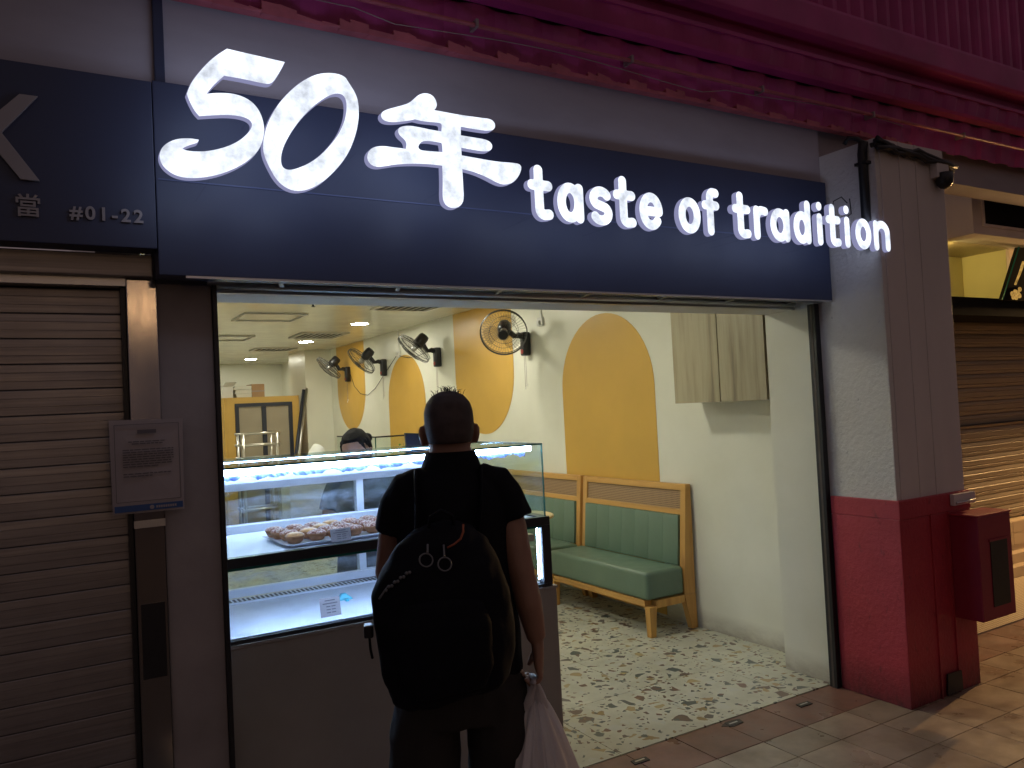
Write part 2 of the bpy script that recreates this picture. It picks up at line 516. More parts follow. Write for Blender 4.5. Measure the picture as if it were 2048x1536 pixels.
# ------------------------------------------------------------------ mesh helpers
class MB:
    def __init__(s):
        s.v, s.f = [], []

    def add(s, vs, fs):
        o = len(s.v)
        s.v += [tuple(p) for p in vs]
        s.f += [tuple(i + o for i in f) for f in fs]
        return s

    def box(s, x0, x1, y0, y1, z0, z1):
        return s.add([(x0, y0, z0), (x1, y0, z0), (x1, y1, z0), (x0, y1, z0), (x0, y0, z1), (x1, y0, z1), (x1, y1, z1), (x0, y1, z1)],
                     [(0, 3, 2, 1), (4, 5, 6, 7), (0, 1, 5, 4), (1, 2, 6, 5), (2, 3, 7, 6), (3, 0, 4, 7)])

    def hexa(s, p):                                   # eight corners, bottom ring then top ring
        return s.add(p, [(0, 3, 2, 1), (4, 5, 6, 7), (0, 1, 5, 4), (1, 2, 6, 5), (2, 3, 7, 6), (3, 0, 4, 7)])

    def prism(s, poly, axis, a0, a1):                 # poly of two coordinates, extruded along axis
        def P(p, a):
            return {'x': (a, p[0], p[1]), 'y': (p[0], a, p[1]), 'z': (p[0], p[1], a)}[axis]
        n = len(poly)
        vs = [P(p, a0) for p in poly] + [P(p, a1) for p in poly]
        fs = [tuple(range(n - 1, -1, -1)), tuple(range(n, 2 * n))] + [(i, (i + 1) % n, n + (i + 1) % n, n + i) for i in range(n)]
        return s.add(vs, fs)

    def loft(s, rings, cap=True):
        n = len(rings[0])
        vs = [p for r in rings for p in r]
        fs = []
        for k in range(len(rings) - 1):
            for i in range(n):
                j = (i + 1) % n
                fs.append((k * n + i, k * n + j, (k + 1) * n + j, (k + 1) * n + i))
        if cap:
            fs.append(tuple(range(n - 1, -1, -1)))
            fs.append(tuple((len(rings) - 1) * n + i for i in range(n)))
        return s.add(vs, fs)

    def tube(s, pts, r, n=8, flat=1.0, cap=True):
        pts = [Vector(p) for p in pts]
        if not isinstance(r, (list, tuple)):
            r = [r] * len(pts)
        rings = []
        ref = None
        for i, p in enumerate(pts):
            d = (pts[min(i + 1, len(pts) - 1)] - pts[max(i - 1, 0)])
            d = d.normalized() if d.length > 1e-9 else Vector((0, 0, 1))
            if ref is None:
                ref = Vector((0, 0, 1)) if abs(d.z) < .9 else Vector((1, 0, 0))
            a = d.cross(ref)
            a = a.normalized() if a.length > 1e-6 else d.orthogonal().normalized()
            bb = a.cross(d).normalized()
            ref = bb
            rings.append([p + a * (r[i] * math.cos(2 * math.pi * k / n)) + bb * (r[i] * flat * math.sin(2 * math.pi * k / n)) for k in range(n)])
        return s.loft(rings, cap)

    def lathe(s, prof, n=24, c=(0, 0, 0), cap=True):
        rings = [[(c[0] + r * math.cos(2 * math.pi * k / n), c[1] + r * math.sin(2 * math.pi * k / n), c[2] + z) for k in range(n)] for r, z in prof]
        return s.loft(rings, cap)

    def ell(s, c, r, n=16, m=10):
        rings = []
        for i in range(1, m):
            a = math.pi * i / m
            rings.append([(c[0] + r[0] * math.sin(a) * math.cos(2 * math.pi * k / n), c[1] + r[1] * math.sin(a) * math.sin(2 * math.pi * k / n), c[2] - r[2] * math.cos(a)) for k in range(n)])
        return s.loft(rings)

    def xf(s, mat):
        s.v = [tuple(mat @ Vector(p)) for p in s.v]
        return s

    def mesh(s, name, bevel=0, seg=2):
        me = bpy.data.meshes.new(name)
        me.from_pydata(s.v, [], s.f)
        bm = bmesh.new()
        bm.from_mesh(me)
        bmesh.ops.recalc_face_normals(bm, faces=bm.faces)
        if bevel:
            es = [e for e in bm.edges if len(e.link_faces) == 2 and e.calc_face_angle(0) > .5]
            bmesh.ops.bevel(bm, geom=es, offset=bevel, segments=seg, profile=.6, affect='EDGES', clamp_overlap=True)
        bm.to_mesh(me)
        bm.free()
        return me

    def build(s, name, mat, parent=None, bevel=0, smooth=False, seg=2):
        return link(name, s.mesh(name, bevel, seg), mat, parent, smooth)


ROOT = {}


def link(name, me, mat, parent=None, smooth=False):
    if isinstance(mat, str):
        mat = M[mat]
    if mat is not None and not me.materials:
        me.materials.append(mat)
    if smooth:
        for p in me.polygons:
            p.use_smooth = True
    o = bpy.data.objects.new(name, me)
    COL.objects.link(o)
    if parent is not None:
        o.parent = parent
        if parent.name in ROOT:
            o.matrix_parent_inverse = Matrix.Translation(-ROOT[parent.name])
    return o


def thing(name, label, cat, loc=(0, 0, 0), group=None, world=True):
    o = bpy.data.objects.new(name, None)
    o.empty_display_size = .1
    COL.objects.link(o)
    o.location = loc
    if world:
        ROOT[o.name] = Vector(loc)
    tag(o, label, cat, group)
    return o


def tag(o, label=None, cat=None, group=None, kind=None):
    if label:
        o['label'] = label
    if cat:
        o['category'] = cat
    if group:
        o['group'] = group
    if kind:
        o['kind'] = kind
    return o


def copy_tree(o, parent=None):
    c = o.copy()
    COL.objects.link(c)
    c.parent = parent
    if parent is not None:
        c.matrix_parent_inverse = o.matrix_parent_inverse.copy()
    for ch in list(o.children):
        copy_tree(ch, c)
    return c


def B(*a):
    return MB().box(*a)


# ------------------------------------------------------------------ ground outside
ground = tag(B(-120, 120, -120, 120, -.08, -.02).build('ground', 'grout'), kind='structure')
tile_cache = {}


def tile(x0, x1, y0, y1, mat, parent, z=0.0, gap=.005):
    key = (round(x1 - x0, 3), round(y1 - y0, 3), mat)
    if key not in tile_cache:
        w, d = x1 - x0 - gap, y1 - y0 - gap
        tile_cache[key] = MB().box(-w / 2, w / 2, -d / 2, d / 2, -.018, 0).mesh('tile')
    o = link('tile', tile_cache[key], mat, parent)
    o.location = ((x0 + x1) / 2, (y0 + y1) / 2, z + random.uniform(-.0008, .0008))
    return o


xs = [0.478 + .2985 * i for i in range(28)]
rows = [(-.308, -.022, 'tilebrown'), (-.508, -.308, 'tilebeige'), (-.792, -.508, 'tilebeige'), (-1.088, -.792, 'tilebeige'), (-1.386, -1.088, 'tilebeige'), (-1.684, -1.386, 'tilebeige')]
for (y0, y1, mm) in rows:
    for i in range(len(xs) - 1):
        if y0 < -1.0 and xs[i] > 5.2:
            continue
        tile(xs[i], xs[i + 1], y0, y1, mm, ground)

# small dark lock plates in the brown threshold row
for k, (px, py, lab) in enumerate(((1280, 1522, 'dark metal floor socket in brown threshold tiles, nearest the carrier bag'), (1467, 1447, 'chipped black floor socket with broken edge at middle of brown threshold'), (1608, 1409, 'dark metal floor socket in brown threshold nearest the red column base'))):
    d = CR.T @ np.array([(px - 1024) / F_PX, (py - 768) / F_PX, 1.0])
    p = CAM + d * (-CAM[2] / d[2])
    th = thing('floor_socket', lab, 'floor socket', (p[0], p[1], 0), 'lock sockets along the threshold')
    MB().prism([(p[0] - .045, p[1] - .02), (p[0] + .04, p[1] - .022), (p[0] + .046, p[1] + .014), (p[0] - .038, p[1] + .02)], 'z', -.004, .004).build('plate', 'black', th)
    B(p[0] - .028, p[0] + .026, p[1] - .004, p[1] + .004, .004, .0055).build('slot', 'alu', th)
    if k == 1:
        MB().prism([(p[0] - .075, p[1] + .008), (p[0] - .05, p[1] - .012), (p[0] - .03, p[1] - .03), (p[0] + .01, p[1] - .026), (p[0] + .05, p[1] - .02), (p[0] + .062, p[1] + .02), (p[0] + .03, p[1] + .03), (p[0] - .02, p[1] + .034)], 'z', -.004, .0025).build('chipped_patch', 'grout', th)

# ------------------------------------------------------------------ shop interior floor
shop_floor = tag(B(.30, 4.05, -.021, 12.45, -.0195, -.0125).build('shop_floor', 'grout'), kind='structure')
for j in range(11):
    for i in range(7):
        x0 = .448 + .6 * i - .6
        y0 = -.018 + .6 * j
        x1 = min(x0 + .6, 4.0)
        if x0 < .3:
            x0 = .32
        if x0 >= 3.98 or x1 - x0 < .04:
            continue
        tile(x0, x1, y0, y0 + .6, 'terrazzo', shop_floor, .002, .003)
B(.32, 3.98, 6.585, 12.4, -.012, .001).build('far_terrazzo', 'terrazzo', shop_floor)

# ------------------------------------------------------------------ building shell
bld = thing('shophouse', 'cream walled pastry shop unit with mustard arch murals and open front', 'building', (2.2, 3, 0))
B(3.97, 4.12, .30, 12.5, 0, 2.69).build('right_wall', 'wallstain', bld)
B(.18, .33, .28, 12.5, 0, 2.69).build('left_wall', 'wall', bld)
B(.18, 4.12, 12.4, 12.55, 0, 2.69).build('back_wall', 'wall', bld)
B(.18, 4.12, .30, 12.55, 2.69, 2.80).build('ceiling', 'ceiling', bld)
B(3.55, 3.97, 9.35, 10.3, 0, 2.689).build('wall_pier', 'wall', bld)
B(2.62, 2.72, 12.36, 12.4, 0, 2.69).build('wall_batten', 'wall', bld)
B(.347, 3.74, .085, .30, 2.105, 3.3).build('lintel', 'lintel', bld)
B(3.735, 4.12, -.02, .30, 0, 2.1045).build('door_jamb', 'wallstain', bld)
B(.347, .528, -.03, .28, 0, 2.118).build('pilaster', 'neigh_wall', bld, .004)
B(-3.0, 3.742, -.14, .084, 2.765, 4.6).build('fascia_wall', 'fascia', bld)
B(3.742, 9.5, -.10, .084, 2.93, 4.6).build('fascia_wall', 'fascia', bld)
MB().box(.352, .385, -.16, -.141, 2.762, 3.3).build('fascia_downpipe', 'navy', bld, .004)

def arch(name, y0, y1, z0, z1, up=True, n=28):
    r = (y1 - y0) / 2
    c = (y0 + y1) / 2
    pts = []
    h = r * 1.0
    if up:
        pts = [(y0, z0), (y1, z0)] + [(c + r * math.cos(math.pi * k / n), z1 - h + h * math.sin(math.pi * k / n)) for k in range(n + 1)]
    else:
        pts = [(y1, z1), (y0, z1)] + [(c - r * math.cos(math.pi * k / n), z0 + h - h * math.sin(math.pi * k / n)) for k in range(n + 1)]
    MB().prism(pts, 'x', 3.966, 3.971).build(name, 'mural', bld)


arch('wall_mural', 1.60, 2.83, .02, 2.36)
arch('wall_mural', 3.66, 4.93, 1.36, 2.688, False)
arch('wall_mural', 5.77, 6.95, .02, 2.36)
arch('wall_mural', 7.83, 9.05, 1.405, 2.688, False)

# shutter slot under the sign
slot = thing('shutter_box', 'open underside of rolled shutter housing with grey bars above the shop opening', 'shutter box', (2.1, -.05, 2.12))
B(.53, 3.70, -.095, .08, 2.24, 2.26).build('housing', 'black', slot)
for k, (yy, zz) in enumerate(((-.075, 2.19), (-.03, 2.17), (.02, 2.16), (.055, 2.135))):
    MB().tube([(.53, yy, zz), (3.70, yy, zz)], .014 if k < 3 else .018, 8).build('shutter_bar', 'alu', slot, smooth=True)
for i in range(7):
    x = .75 + .47 * i
    MB().hexa([(x, -.09, 2.13), (x + .018, -.09, 2.13), (x + .068, .075, 2.13), (x + .05, .075, 2.13), (x, -.09, 2.15), (x + .018, -.09, 2.15), (x + .068, .075, 2.15), (x + .05, .075, 2.15)]).build('rib', 'alu', slot)
B(.53, 3.70, .06, .0845, 2.106, 2.125).build('bottom_bar', 'alu', slot)

rail = thing('shutter_guide', 'black vertical shutter guide rail at right edge of shop opening', 'guide rail', (3.71, -.05, 0))
B(3.697, 3.735, -.085, -.035, 0, 2.118).build('channel', 'black', rail, .003)
B(3.6955, 3.6975, -.066, -.054, 0, 2.11).build('groove', 'grout', rail)
rail = thing('shutter_guide', 'dark vertical shutter guide rail at left edge of shop opening by grey pilaster', 'guide rail', (.53, -.03, 0))
B(.5285, .545, -.045, .02, 0, 2.118).build('channel', 'black', rail, .003)
B(.545, .5465, -.02, -.008, 0, 2.11).build('groove', 'grout', rail)

# ------------------------------------------------------------------ illuminated shop sign
sign = thing('shop_sign', 'navy shop sign with glowing white letters reading 50年 taste of tradition', 'sign', (2.0, -.15, 2.12))
B(.338, 3.703, -.20, -.10, 2.12, 2.765).build('panel', 'navy', sign, .003)
B(.345, 3.70, -.2025, -.1995, 2.434, 2.439).build('panel_seam', 'seam', sign)
B(.42, 3.70, -.2035, -.196, 2.112, 2.1195).build('bottom_trim', 'alu', sign)
Y_L = -.50                                           # front of the letters


def curve_to_mesh(name, splines, y_front, depth, bev=.0035, grow=0.0):
    cu = bpy.data.curves.new(name, 'CURVE')
    cu.dimensions = '2D'
    cu.fill_mode = 'BOTH'
    cu.extrude = depth / 2 - bev
    cu.bevel_depth = bev
    cu.bevel_resolution = 1
    cu.offset = grow - bev
    for sp in splines:
        s = cu.splines.new('POLY')
        s.points.add(len(sp) - 1)
        for p, q in zip(s.points, sp):
            p.co = (q[0], q[1], 0, 1)
        s.use_cyclic_u = True
    ob = bpy.data.objects.new(name, cu)
    COL.objects.link(ob)
    dg = bpy.context.evaluated_depsgraph_get()
    dg.update()
    me = bpy.data.meshes.new_from_object(ob.evaluated_get(dg))
    bpy.data.objects.remove(ob)
    bpy.data.curves.remove(cu)
    me.transform(Matrix(((1, 0, 0, 0), (0, 0, -1, y_front + depth / 2), (0, 1, 0, 0), (0, 0, 0, 1))))
    me.materials.clear()
    return me


def text_mesh(body, size, x, y, z, depth=.004, align='LEFT', offset=0.0, spacing=1.0, shear=0.0):
    cu = bpy.data.curves.new('text', 'FONT')
    cu.body = body
    cu.size = size
    cu.extrude = depth / 2
    cu.offset = offset
    cu.space_character = spacing
    cu.shear = shear
    cu.align_x = align
    ob = bpy.data.objects.new('text', cu)
    COL.objects.link(ob)
    dg = bpy.context.evaluated_depsgraph_get()
    dg.update()
    me = bpy.data.meshes.new_from_object(ob.evaluated_get(dg))
    bpy.data.objects.remove(ob)
    bpy.data.curves.remove(cu)
    me.transform(Matrix(((1, 0, 0, x), (0, 0, -1, y), (0, 1, 0, z), (0, 0, 0, 1))))
    me.materials.clear()
    return me


def smooth_poly(pts, it=2, keep=()):
    for _ in range(it):                              # Chaikin, keeping marked corners
        out, nk = [], set()
        n = len(pts)
        for i in range(n):
            a, b2, c = pts[i - 1], pts[i], pts[(i + 1) % n]
            if i in keep:
                nk.add(len(out))
                out.append(b2)
            else:
                out.append((.25 * a[0] + .75 * b2[0], .25 * a[1] + .75 * b2[1]))
                out.append((.75 * b2[0] + .25 * c[0], .75 * b2[1] + .25 * c[1]))
        pts, keep = out, nk
    return pts


PINS = [(.62, 2.64), (.46, 2.375), (.755, 2.60), (.93, 2.51), (1.215, 2.60), (1.30, 2.45)]


def add_letter(name, splines, depth=.032):
    me = curve_to_mesh('letter', splines, Y_L, depth, .0035, .0035 if depth > .031 else .0022)
    for mm in ('e_face', 'e_side', 'e_back'):
        me.materials.append(M[mm])
    for p in me.polygons:
        p.material_index = 0 if p.normal.y < -.75 else (2 if p.normal.y > .75 else 1)
    o = link('letter', me, None, sign)
    o['label'] = name
    # stand-off pins back to the panel
    xs_ = [q[0] for q in splines[0]]
    zs_ = [q[1] for q in splines[0]]
    return o, min(xs_), max(xs_), min(zs_), max(zs_)


def to_plane(pts, k, ox, oy):
    out = []
    for x, y in pts:
        p = px_on_y(ox + x / k, oy + y / k, Y_L)
        out.append((p[0], p[2]))
    return out


five = [(1247, 271), (1556, 342), (1540, 375), (1500, 442), (1475, 457), (1440, 452), (1330, 427), (1228, 410), (1165, 465), (1122, 520), (1200, 512), (1290, 517), (1370, 550), (1420, 605), (1445, 680), (1445, 745), (1420, 815), (1370, 870), (1290, 920), (1180, 960), (1060, 975), (970, 963), (905, 920), (878, 870), (885, 825), (915, 790), (970, 765), (1040, 762), (1084, 769), (1080, 780), (1040, 790), (1005, 805), (993, 815), (1020, 830), (1080, 836), (1150, 833), (1240, 812), (1310, 780), (1360, 740), (1387, 700), (1387, 670), (1360, 645), (1310, 630), (1240, 624), (1160, 628), (1095, 632), (1070, 605), (1040, 545), (1030, 515), (1050, 460), (1095, 400), (1150, 340), (1200, 300)]
add_letter('large glowing digit 5', [smooth_poly(to_plane(five, 2.7429, 0, 0), 2, {0, 1, 7, 9, 28, 45, 48})])
zo = [(528, 280), (537, 245), (560, 205), (595, 170), (630, 150), (662, 146), (688, 152), (697, 166), (712, 190), (717, 215), (715, 250), (705, 285), (690, 315), (665, 345), (635, 370), (605, 381), (580, 379), (556, 362), (538, 330), (528, 305)]
zi = [(559.6, 317), (563, 335), (576, 342), (594, 339), (620, 328), (645, 310), (674.5, 277), (691, 244), (695.6, 215), (692.7, 195), (682, 185), (663.5, 186), (638, 200.5), (609, 226), (583, 259), (565, 292)]
add_letter('large glowing slanted digit 0', [smooth_poly(to_plane(zo, 1, 0, 0), 2), smooth_poly(to_plane(zi, 1, 0, 0), 2)])
ni = [(470, 512), (510, 525), (530, 565), (525, 590), (508, 605), (640, 630), (760, 648), (830, 655), (850, 680), (845, 705), (820, 715), (760, 708), (660, 690), (660, 745), (740, 758), (810, 770), (835, 795), (828, 820), (800, 828), (740, 820), (662, 805), (665, 855), (760, 872), (860, 890), (960, 897), (990, 905), (993, 930), (975, 970), (945, 1000), (905, 1010), (870, 1003), (800, 965), (740, 940), (668, 922), (672, 1000), (678, 1090), (665, 1120), (640, 1137), (605, 1137), (575, 1115), (566, 1080), (568, 1000), (565, 905), (480, 895), (390, 893), (310, 897), (250, 907), (205, 913), (170, 900), (152, 870), (158, 835), (185, 810), (235, 803), (300, 812), (365, 820), (370, 790), (360, 765), (330, 740), (320, 715), (335, 698), (380, 692), (430, 700), (500, 715), (560, 725), (562, 700), (562, 680), (550, 670), (500, 665), (450, 660), (412, 650), (360, 660), (290, 667), (245, 660), (227, 638), (235, 615), (270, 600), (330, 585), (380, 570), (410, 545), (435, 522)]
nh = [(430, 790), (450, 770), (490, 768), (560, 780), (565, 800), (567, 838), (500, 833), (440, 828), (425, 808)]
add_letter('glowing Chinese character meaning year', [smooth_poly(to_plane(ni, 2.7429, 680, 0), 2, {4, 12, 13, 20, 21, 33, 42, 54, 63, 69}), smooth_poly(to_plane(nh, 2.7429, 680, 0), 2, {3, 5})])


def contour(paths, hw, x0, x1, z0, z1, h=.0022):
    """outline of thick round strokes: distance field + marching squares"""
    gx = np.arange(x0 - .01, x1 + .01, h)
    gz = np.arange(z0 - .01, z1 + .01, h)
    X, Z = np.meshgrid(gx, gz, indexing='ij')
    D = np.full(X.shape, 9.0)
    for p in paths:
        for a, c in zip(p[:-1], p[1:]):
            ax, az = a
            dx, dz = c[0] - ax, c[1] - az
            l2 = dx * dx + dz * dz + 1e-12
            tt = np.clip(((X - ax) * dx + (Z - az) * dz) / l2, 0, 1)
            D = np.minimum(D, np.hypot(X - ax - tt * dx, Z - az - tt * dz))
    D = D - hw + 1e-7
    seg = {}

    def ip(i, j, k, l):
        a, c = D[i, j], D[k, l]
        s = a / (a - c)
        return (gx[i] + (gx[k] - gx[i]) * s, gz[j] + (gz[l] - gz[j]) * s)
    pts = {}
    for i in range(len(gx) - 1):
        for j in range(len(gz) - 1):
            q = [(i, j), (i + 1, j), (i + 1, j + 1), (i, j + 1)]
            ins = [D[a] < 0 for a in q]
            if all(ins) or not any(ins):
                continue
            cr = []
            for e in range(4):
                a, c = q[e], q[(e + 1) % 4]
                if D[a] < 0 and D[c] >= 0:
                    cr.append((e, 'out', tuple(sorted((a, c)))))
                elif D[a] >= 0 and D[c] < 0:
                    cr.append((e, 'in', tuple(sorted((a, c)))))
            outs = [c for c in cr if c[1] == 'out']
            for o_ in outs:
                k = cr.index(o_)
                nx = cr[(k + 1) % len(cr)]
                seg[o_[2]] = nx[2]
                for kk in (o_[2], nx[2]):
                    pts[kk] = ip(*kk[0], *kk[1])
    loops = []
    while seg:
        st = next(iter(seg))
        lp, cur = [], st
        while cur in seg:
            lp.append(pts[cur])
            cur = seg.pop(cur)
        if len(lp) > 12:
            lp = lp[::2]
            lp = [((lp[i - 1][0] + 2 * lp[i][0] + lp[(i + 1) % len(lp)][0]) / 4, (lp[i - 1][1] + 2 * lp[i][1] + lp[(i + 1) % len(lp)][1]) / 4) for i in range(len(lp))]
            loops.append(lp)
    loops.sort(key=lambda l: -len(l))
    return loops


def arc(cx, cz, rx, rz, a0, a1, n=18):
    return [(cx + rx * math.cos(rad(a0 + (a1 - a0) * k / n)), cz + rz * math.sin(rad(a0 + (a1 - a0) * k / n))) for k in range(n + 1)]


HW = .0188


def glyph(g, x0, x1):
    b_, xh, asc = 2.334, .154, .208
    L_, R_, Bz, T, A = x0 + HW, x1 - HW, b_ + HW, b_ + xh - HW, b_ + asc - HW
    cx, cz, rx, rz = (L_ + R_) / 2, (Bz + T) / 2, (R_ - L_) / 2, (T - Bz) / 2
    if g == 'o':
        return [arc(cx, cz, rx, rz, 0, 360, 30)]
    if g == 'a':
        return [arc(cx - .003, cz, rx - .001, rz, 0, 360, 30), [(R_, T), (R_, Bz)]]
    if g == 'd':
        return [arc(cx - .003, cz, rx - .001, rz, 0, 360, 30), [(R_, A), (R_, Bz)]]
    if g == 't':
        s = L_ + .38 * (R_ - L_)
        return [[(s, A), (s, Bz + .022)] + arc(s + .022, Bz + .022, .022, .022, 180, 265, 6) + [(R_, Bz + .003)], [(L_ - .004, T - .004), (R_, T - .004)]]
    if g == 'i':
        return [[(cx, T), (cx, Bz)], [(cx, A - .001), (cx, A + .001)]]
    if g == 'f':
        s = L_ + .42 * (R_ - L_)
        return [[(s, Bz), (s, A - .022)] + arc(s + .022, A - .022, .022, .022, 180, 95, 6) + [(R_, A - .002)], [(L_ - .002, T - .004), (R_, T - .004)]]
    if g == 'r':
        return [[(L_, T), (L_, Bz)], [(L_, T - .045)] + arc(L_ + .035, T - .045, .035, .045, 170, 88, 8) + [(R_, T - .003)]]
    if g == 'n':
        return [[(L_, T), (L_, Bz)], arc(cx, T - rx * 1.0, rx, rx, 180, 0, 14) + [(R_, Bz)]]
    if g == 'e':
        return [arc(cx, cz, rx, rz, 0, 318, 30), [(L_ + .004, cz), (R_, cz)]]
    if g == 's':
        h = (T - Bz) / 4
        return [arc(cx, T - h, rx, h, 30, 230, 14) + [(cx, cz)] + arc(cx, Bz + h, rx, h, 50, -150, 14)]


for g, x0, x1 in (('t', 1.596, 1.702), ('a', 1.726, 1.846), ('s', 1.878, 1.987), ('t', 2.0, 2.109), ('e', 2.13, 2.253), ('o', 2.343, 2.467), ('f', 2.482, 2.582), ('t', 2.666, 2.775), ('r', 2.796, 2.891), ('a', 2.906, 3.033), ('d', 3.063, 3.181), ('i', 3.214, 3.281), ('t', 3.298, 3.403), ('i', 3.417, 3.487), ('o', 3.516, 3.639), ('n', 3.661, 3.793)):
    gp = glyph(g, x0, x1)[0]
    PINS.append(gp[len(gp) // 2] if g != 'i' else gp[0])
    add_letter('glowing rounded letter ' + g, contour(glyph(g, x0, x1), HW, x0 - .01, x1 + .01, 2.32, 2.56), .030)
# thin stand-off pins that carry the letters in front of the panel
for (x, z) in PINS:
    MB().tube([(x, -.4695, z), (x, -.2, z)], .0028, 6).build('letter_pin', 'acrylic', sign)

# ------------------------------------------------------------------ neighbour's sign at the left
ns = thing('shop_sign', 'unlit navy sign with grey letter K, a Chinese character and #01-22 over the left shutter', 'sign', (-.5, -.15, 2.2))
B(-3.0, .336, -.198, -.10, 2.205, 2.76).build('panel', 'navy', ns, .003)
kp = [px_on_y(x, y, -.2) for x, y in ((75, 192), (38, 190), (-6, 258), (38, 360), (79, 360), (8, 268))]
kk = [(p[0], p[2]) for p in kp]
k1 = [kk[0], kk[1], (-.165, 2.448), (-.165, 2.51)]
kz = lambda x, z: (x, z)
Kpts = [(.012, 2.655), (-.036, 2.655), (-.155, 2.523), (-.155, 2.655), (-.20, 2.655), (-.20, 2.393), (-.155, 2.393), (-.155, 2.462), (-.118, 2.50), (-.040, 2.392), (.010, 2.393), (-.085, 2.53)]
me = curve_to_mesh('letter', [Kpts], -.212, .012, .001)
link('letter', me, 'signgrey', ns)
link('character', text_mesh('當', .074, -.060, -.203, 2.288, .006, offset=.0008), 'signgrey', ns)
link('unit_number', text_mesh('#01-22', .058, .088, -.203, 2.286, .006, offset=.0014, spacing=1.28), 'signgrey', ns)

# ------------------------------------------------------------------ left shutter, steel post, notice
sh = thing('roller_shutter', 'closed grey metal roller shutter at the left beside steel post', 'shutter', (-.6, .03, 0))
prof = [(.0, 0), (-.0105, .0), (-.0122, .0018), (-.0128, .026), (-.0116, .0270), (-.0128, .0280), (-.0130, .054), (-.0118, .0550), (-.0130, .0560), (-.0124, .0792), (-.0108, .0812), (.0, .0814)]
sl = MB().prism([(y, z) for y, z in prof], 'x', -2.2, .246).mesh('slat')
for k in range(25):
    o = link('slat', sl, 'shutter', sh)
    o.location = (0, .03, .005 + k * .0838)
B(-2.2, .245, .031, .05, 0, 2.12).build('backing', 'black', sh)
B(-2.2, .332, -.09, .02, 2.13, 2.2045).build('head_channel', 'shutter', sh, .004)
B(-2.2, .25, -.05, .02, 2.103, 2.1295).build('head_rail', 'alu', sh)
B(.236, .25, -.02, .03, 0, 2.10).build('side_guide', 'black', sh)

sp_ = thing('steel_post', 'mirror polished stainless steel post between the shutter and grey pilaster', 'post', (.3, -.03, 0))
B(.2515, .3465, -.045, .03, 0, 2.1295).build('cladding', 'steel', sp_, .003)
B(.262, .336, -.0475, -.0445, .78, 1.03).build('worn_film', 'blackplastic', sp_)
B(.2505, .3475, -.047, -.02, 1.285, 1.31).build('joint_band', 'alu', sp_)

no = thing('notice', 'laminated paper notice with blue footer taped on the steel post', 'notice', (.3, -.06, 1.34))
yq = -.062
MB().hexa([(.187, yq + .004, 1.338), (.405, yq - .006, 1.338), (.406, yq - .004, 1.338), (.188, yq + .006, 1.338), (.184, yq, 1.652), (.411, yq + .002, 1.648), (.412, yq + .004, 1.648), (.185, yq + .002, 1.652)]).build('sheet', 'paper', no)
B(.192, .402, yq - .0068, yq - .0055, 1.345, 1.366).build('footer', 'inkblue', no)
MB().lathe([(.007, 0), (.007, .001)], 16).xf(Matrix.Translation((.305, yq - .007, 1.355)) @ Matrix.Rotation(rad(90), 4, 'X')).build('footer_mark', 'paper', no)
for k in range(9):
    B(.318 + .0072 * k, .3235 + .0072 * k, yq - .0078, yq - .0069, 1.351, 1.359).build('footer_text', 'paper', no)
fr = MB()
for a in ((.199, .397, 1.377, 1.3785), (.199, .397, 1.634, 1.6355), (.198, .1995, 1.378, 1.635), (.396, .3975, 1.378, 1.635)):
    fr.box(a[0], a[1], yq - .0068, yq - .005, a[2], a[3])
fr.build('border', 'ink', no)
B(.268, .326, yq - .0066, yq - .005, 1.604, 1.616).build('heading', 'ink', no)
for z, a, c in ((1.575, .24, .355), (1.568, .25, .345), (1.548, .222, .378), (1.540, .222, .378), (1.532, .222, .378), (1.524, .222, .378), (1.516, .222, .378), (1.508, .222, .37), (1.500, .222, .375), (1.492, .222, .33), (1.468, .222, .372), (1.460, .222, .31)):
    ln = MB()
    x = a
    while x < c:
        wd = random.uniform(.008, .022)
        ln.box(x, min(x + wd, c), yq - .0063, yq - .005, z, z + .0034)
        x += wd + .003
    ln.build('text_line', 'ink', no)

# ------------------------------------------------------------------ corner column with red base
colm = thing('column', 'white stucco column with dark red painted base at right of the shop', 'column', (4.05, -.1, 0))
B(3.742, 4.335, -.478, .296, 0, 2.93).build('shaft', 'stucco', colm, .006)
B(3.775, 4.337, -.484, -.4775, 1.0, 2.93).build('front_board', 'colfront', colm, .002)
for x in (3.93, 4.075):
    B(x, x + .012, -.488, -.4835, 1.05, 2.93).build('front_batten', 'colfront', colm)
B(3.726, 4.352, -.497, -.09, 0, .955).build('base', 'redpaint', colm, .005)
B(3.722, 4.356, -.503, -.092, .955, 1.052).build('base_band', 'redpaint', colm, .005)
for x in (3.98, 4.14):
    B(x, x + .012, -.505, -.4965, 0, .954).build('base_batten', 'redpaint', colm)
MB().prism([(4.02, .01), (4.16, .012), (4.155, .115), (4.03, .12)], 'y', -.512, -.5055).build('base_hatch', 'black', colm)
# bracket on the base top with a short white pipe
br = thing('pipe_bracket', 'small grey bracket with short pipe on top of red column base', 'bracket', (4.25, -.49, 1.0))
B(4.16, 4.36, -.53, -.5045, .985, 1.045).build('plate', 'colfront', br, .004)
MB().tube([(4.17, -.535, 1.0), (4.26, -.54, 1.0), (4.34, -.535, 1.003)], .006, 8).build('pipe', 'alu', br, smooth=True)

rb = thing('wall_box', 'dark red metal box mounted on the front of the red column base', 'box', (4.3, -.58, .39))
B(4.14, 4.452, -.655, -.5055, .395, .935).build('body', 'redbox', rb, .006)
B(4.136, 4.456, -.662, -.5056, .936, .946).build('lid', 'redpaint', rb, .003)
B(4.24, 4.40, -.6585, -.6545, .46, .80).build('front_panel', 'black', rb)
B(4.23, 4.41, -.661, -.6545, .80, .812).build('slot_hood', 'redbox', rb)

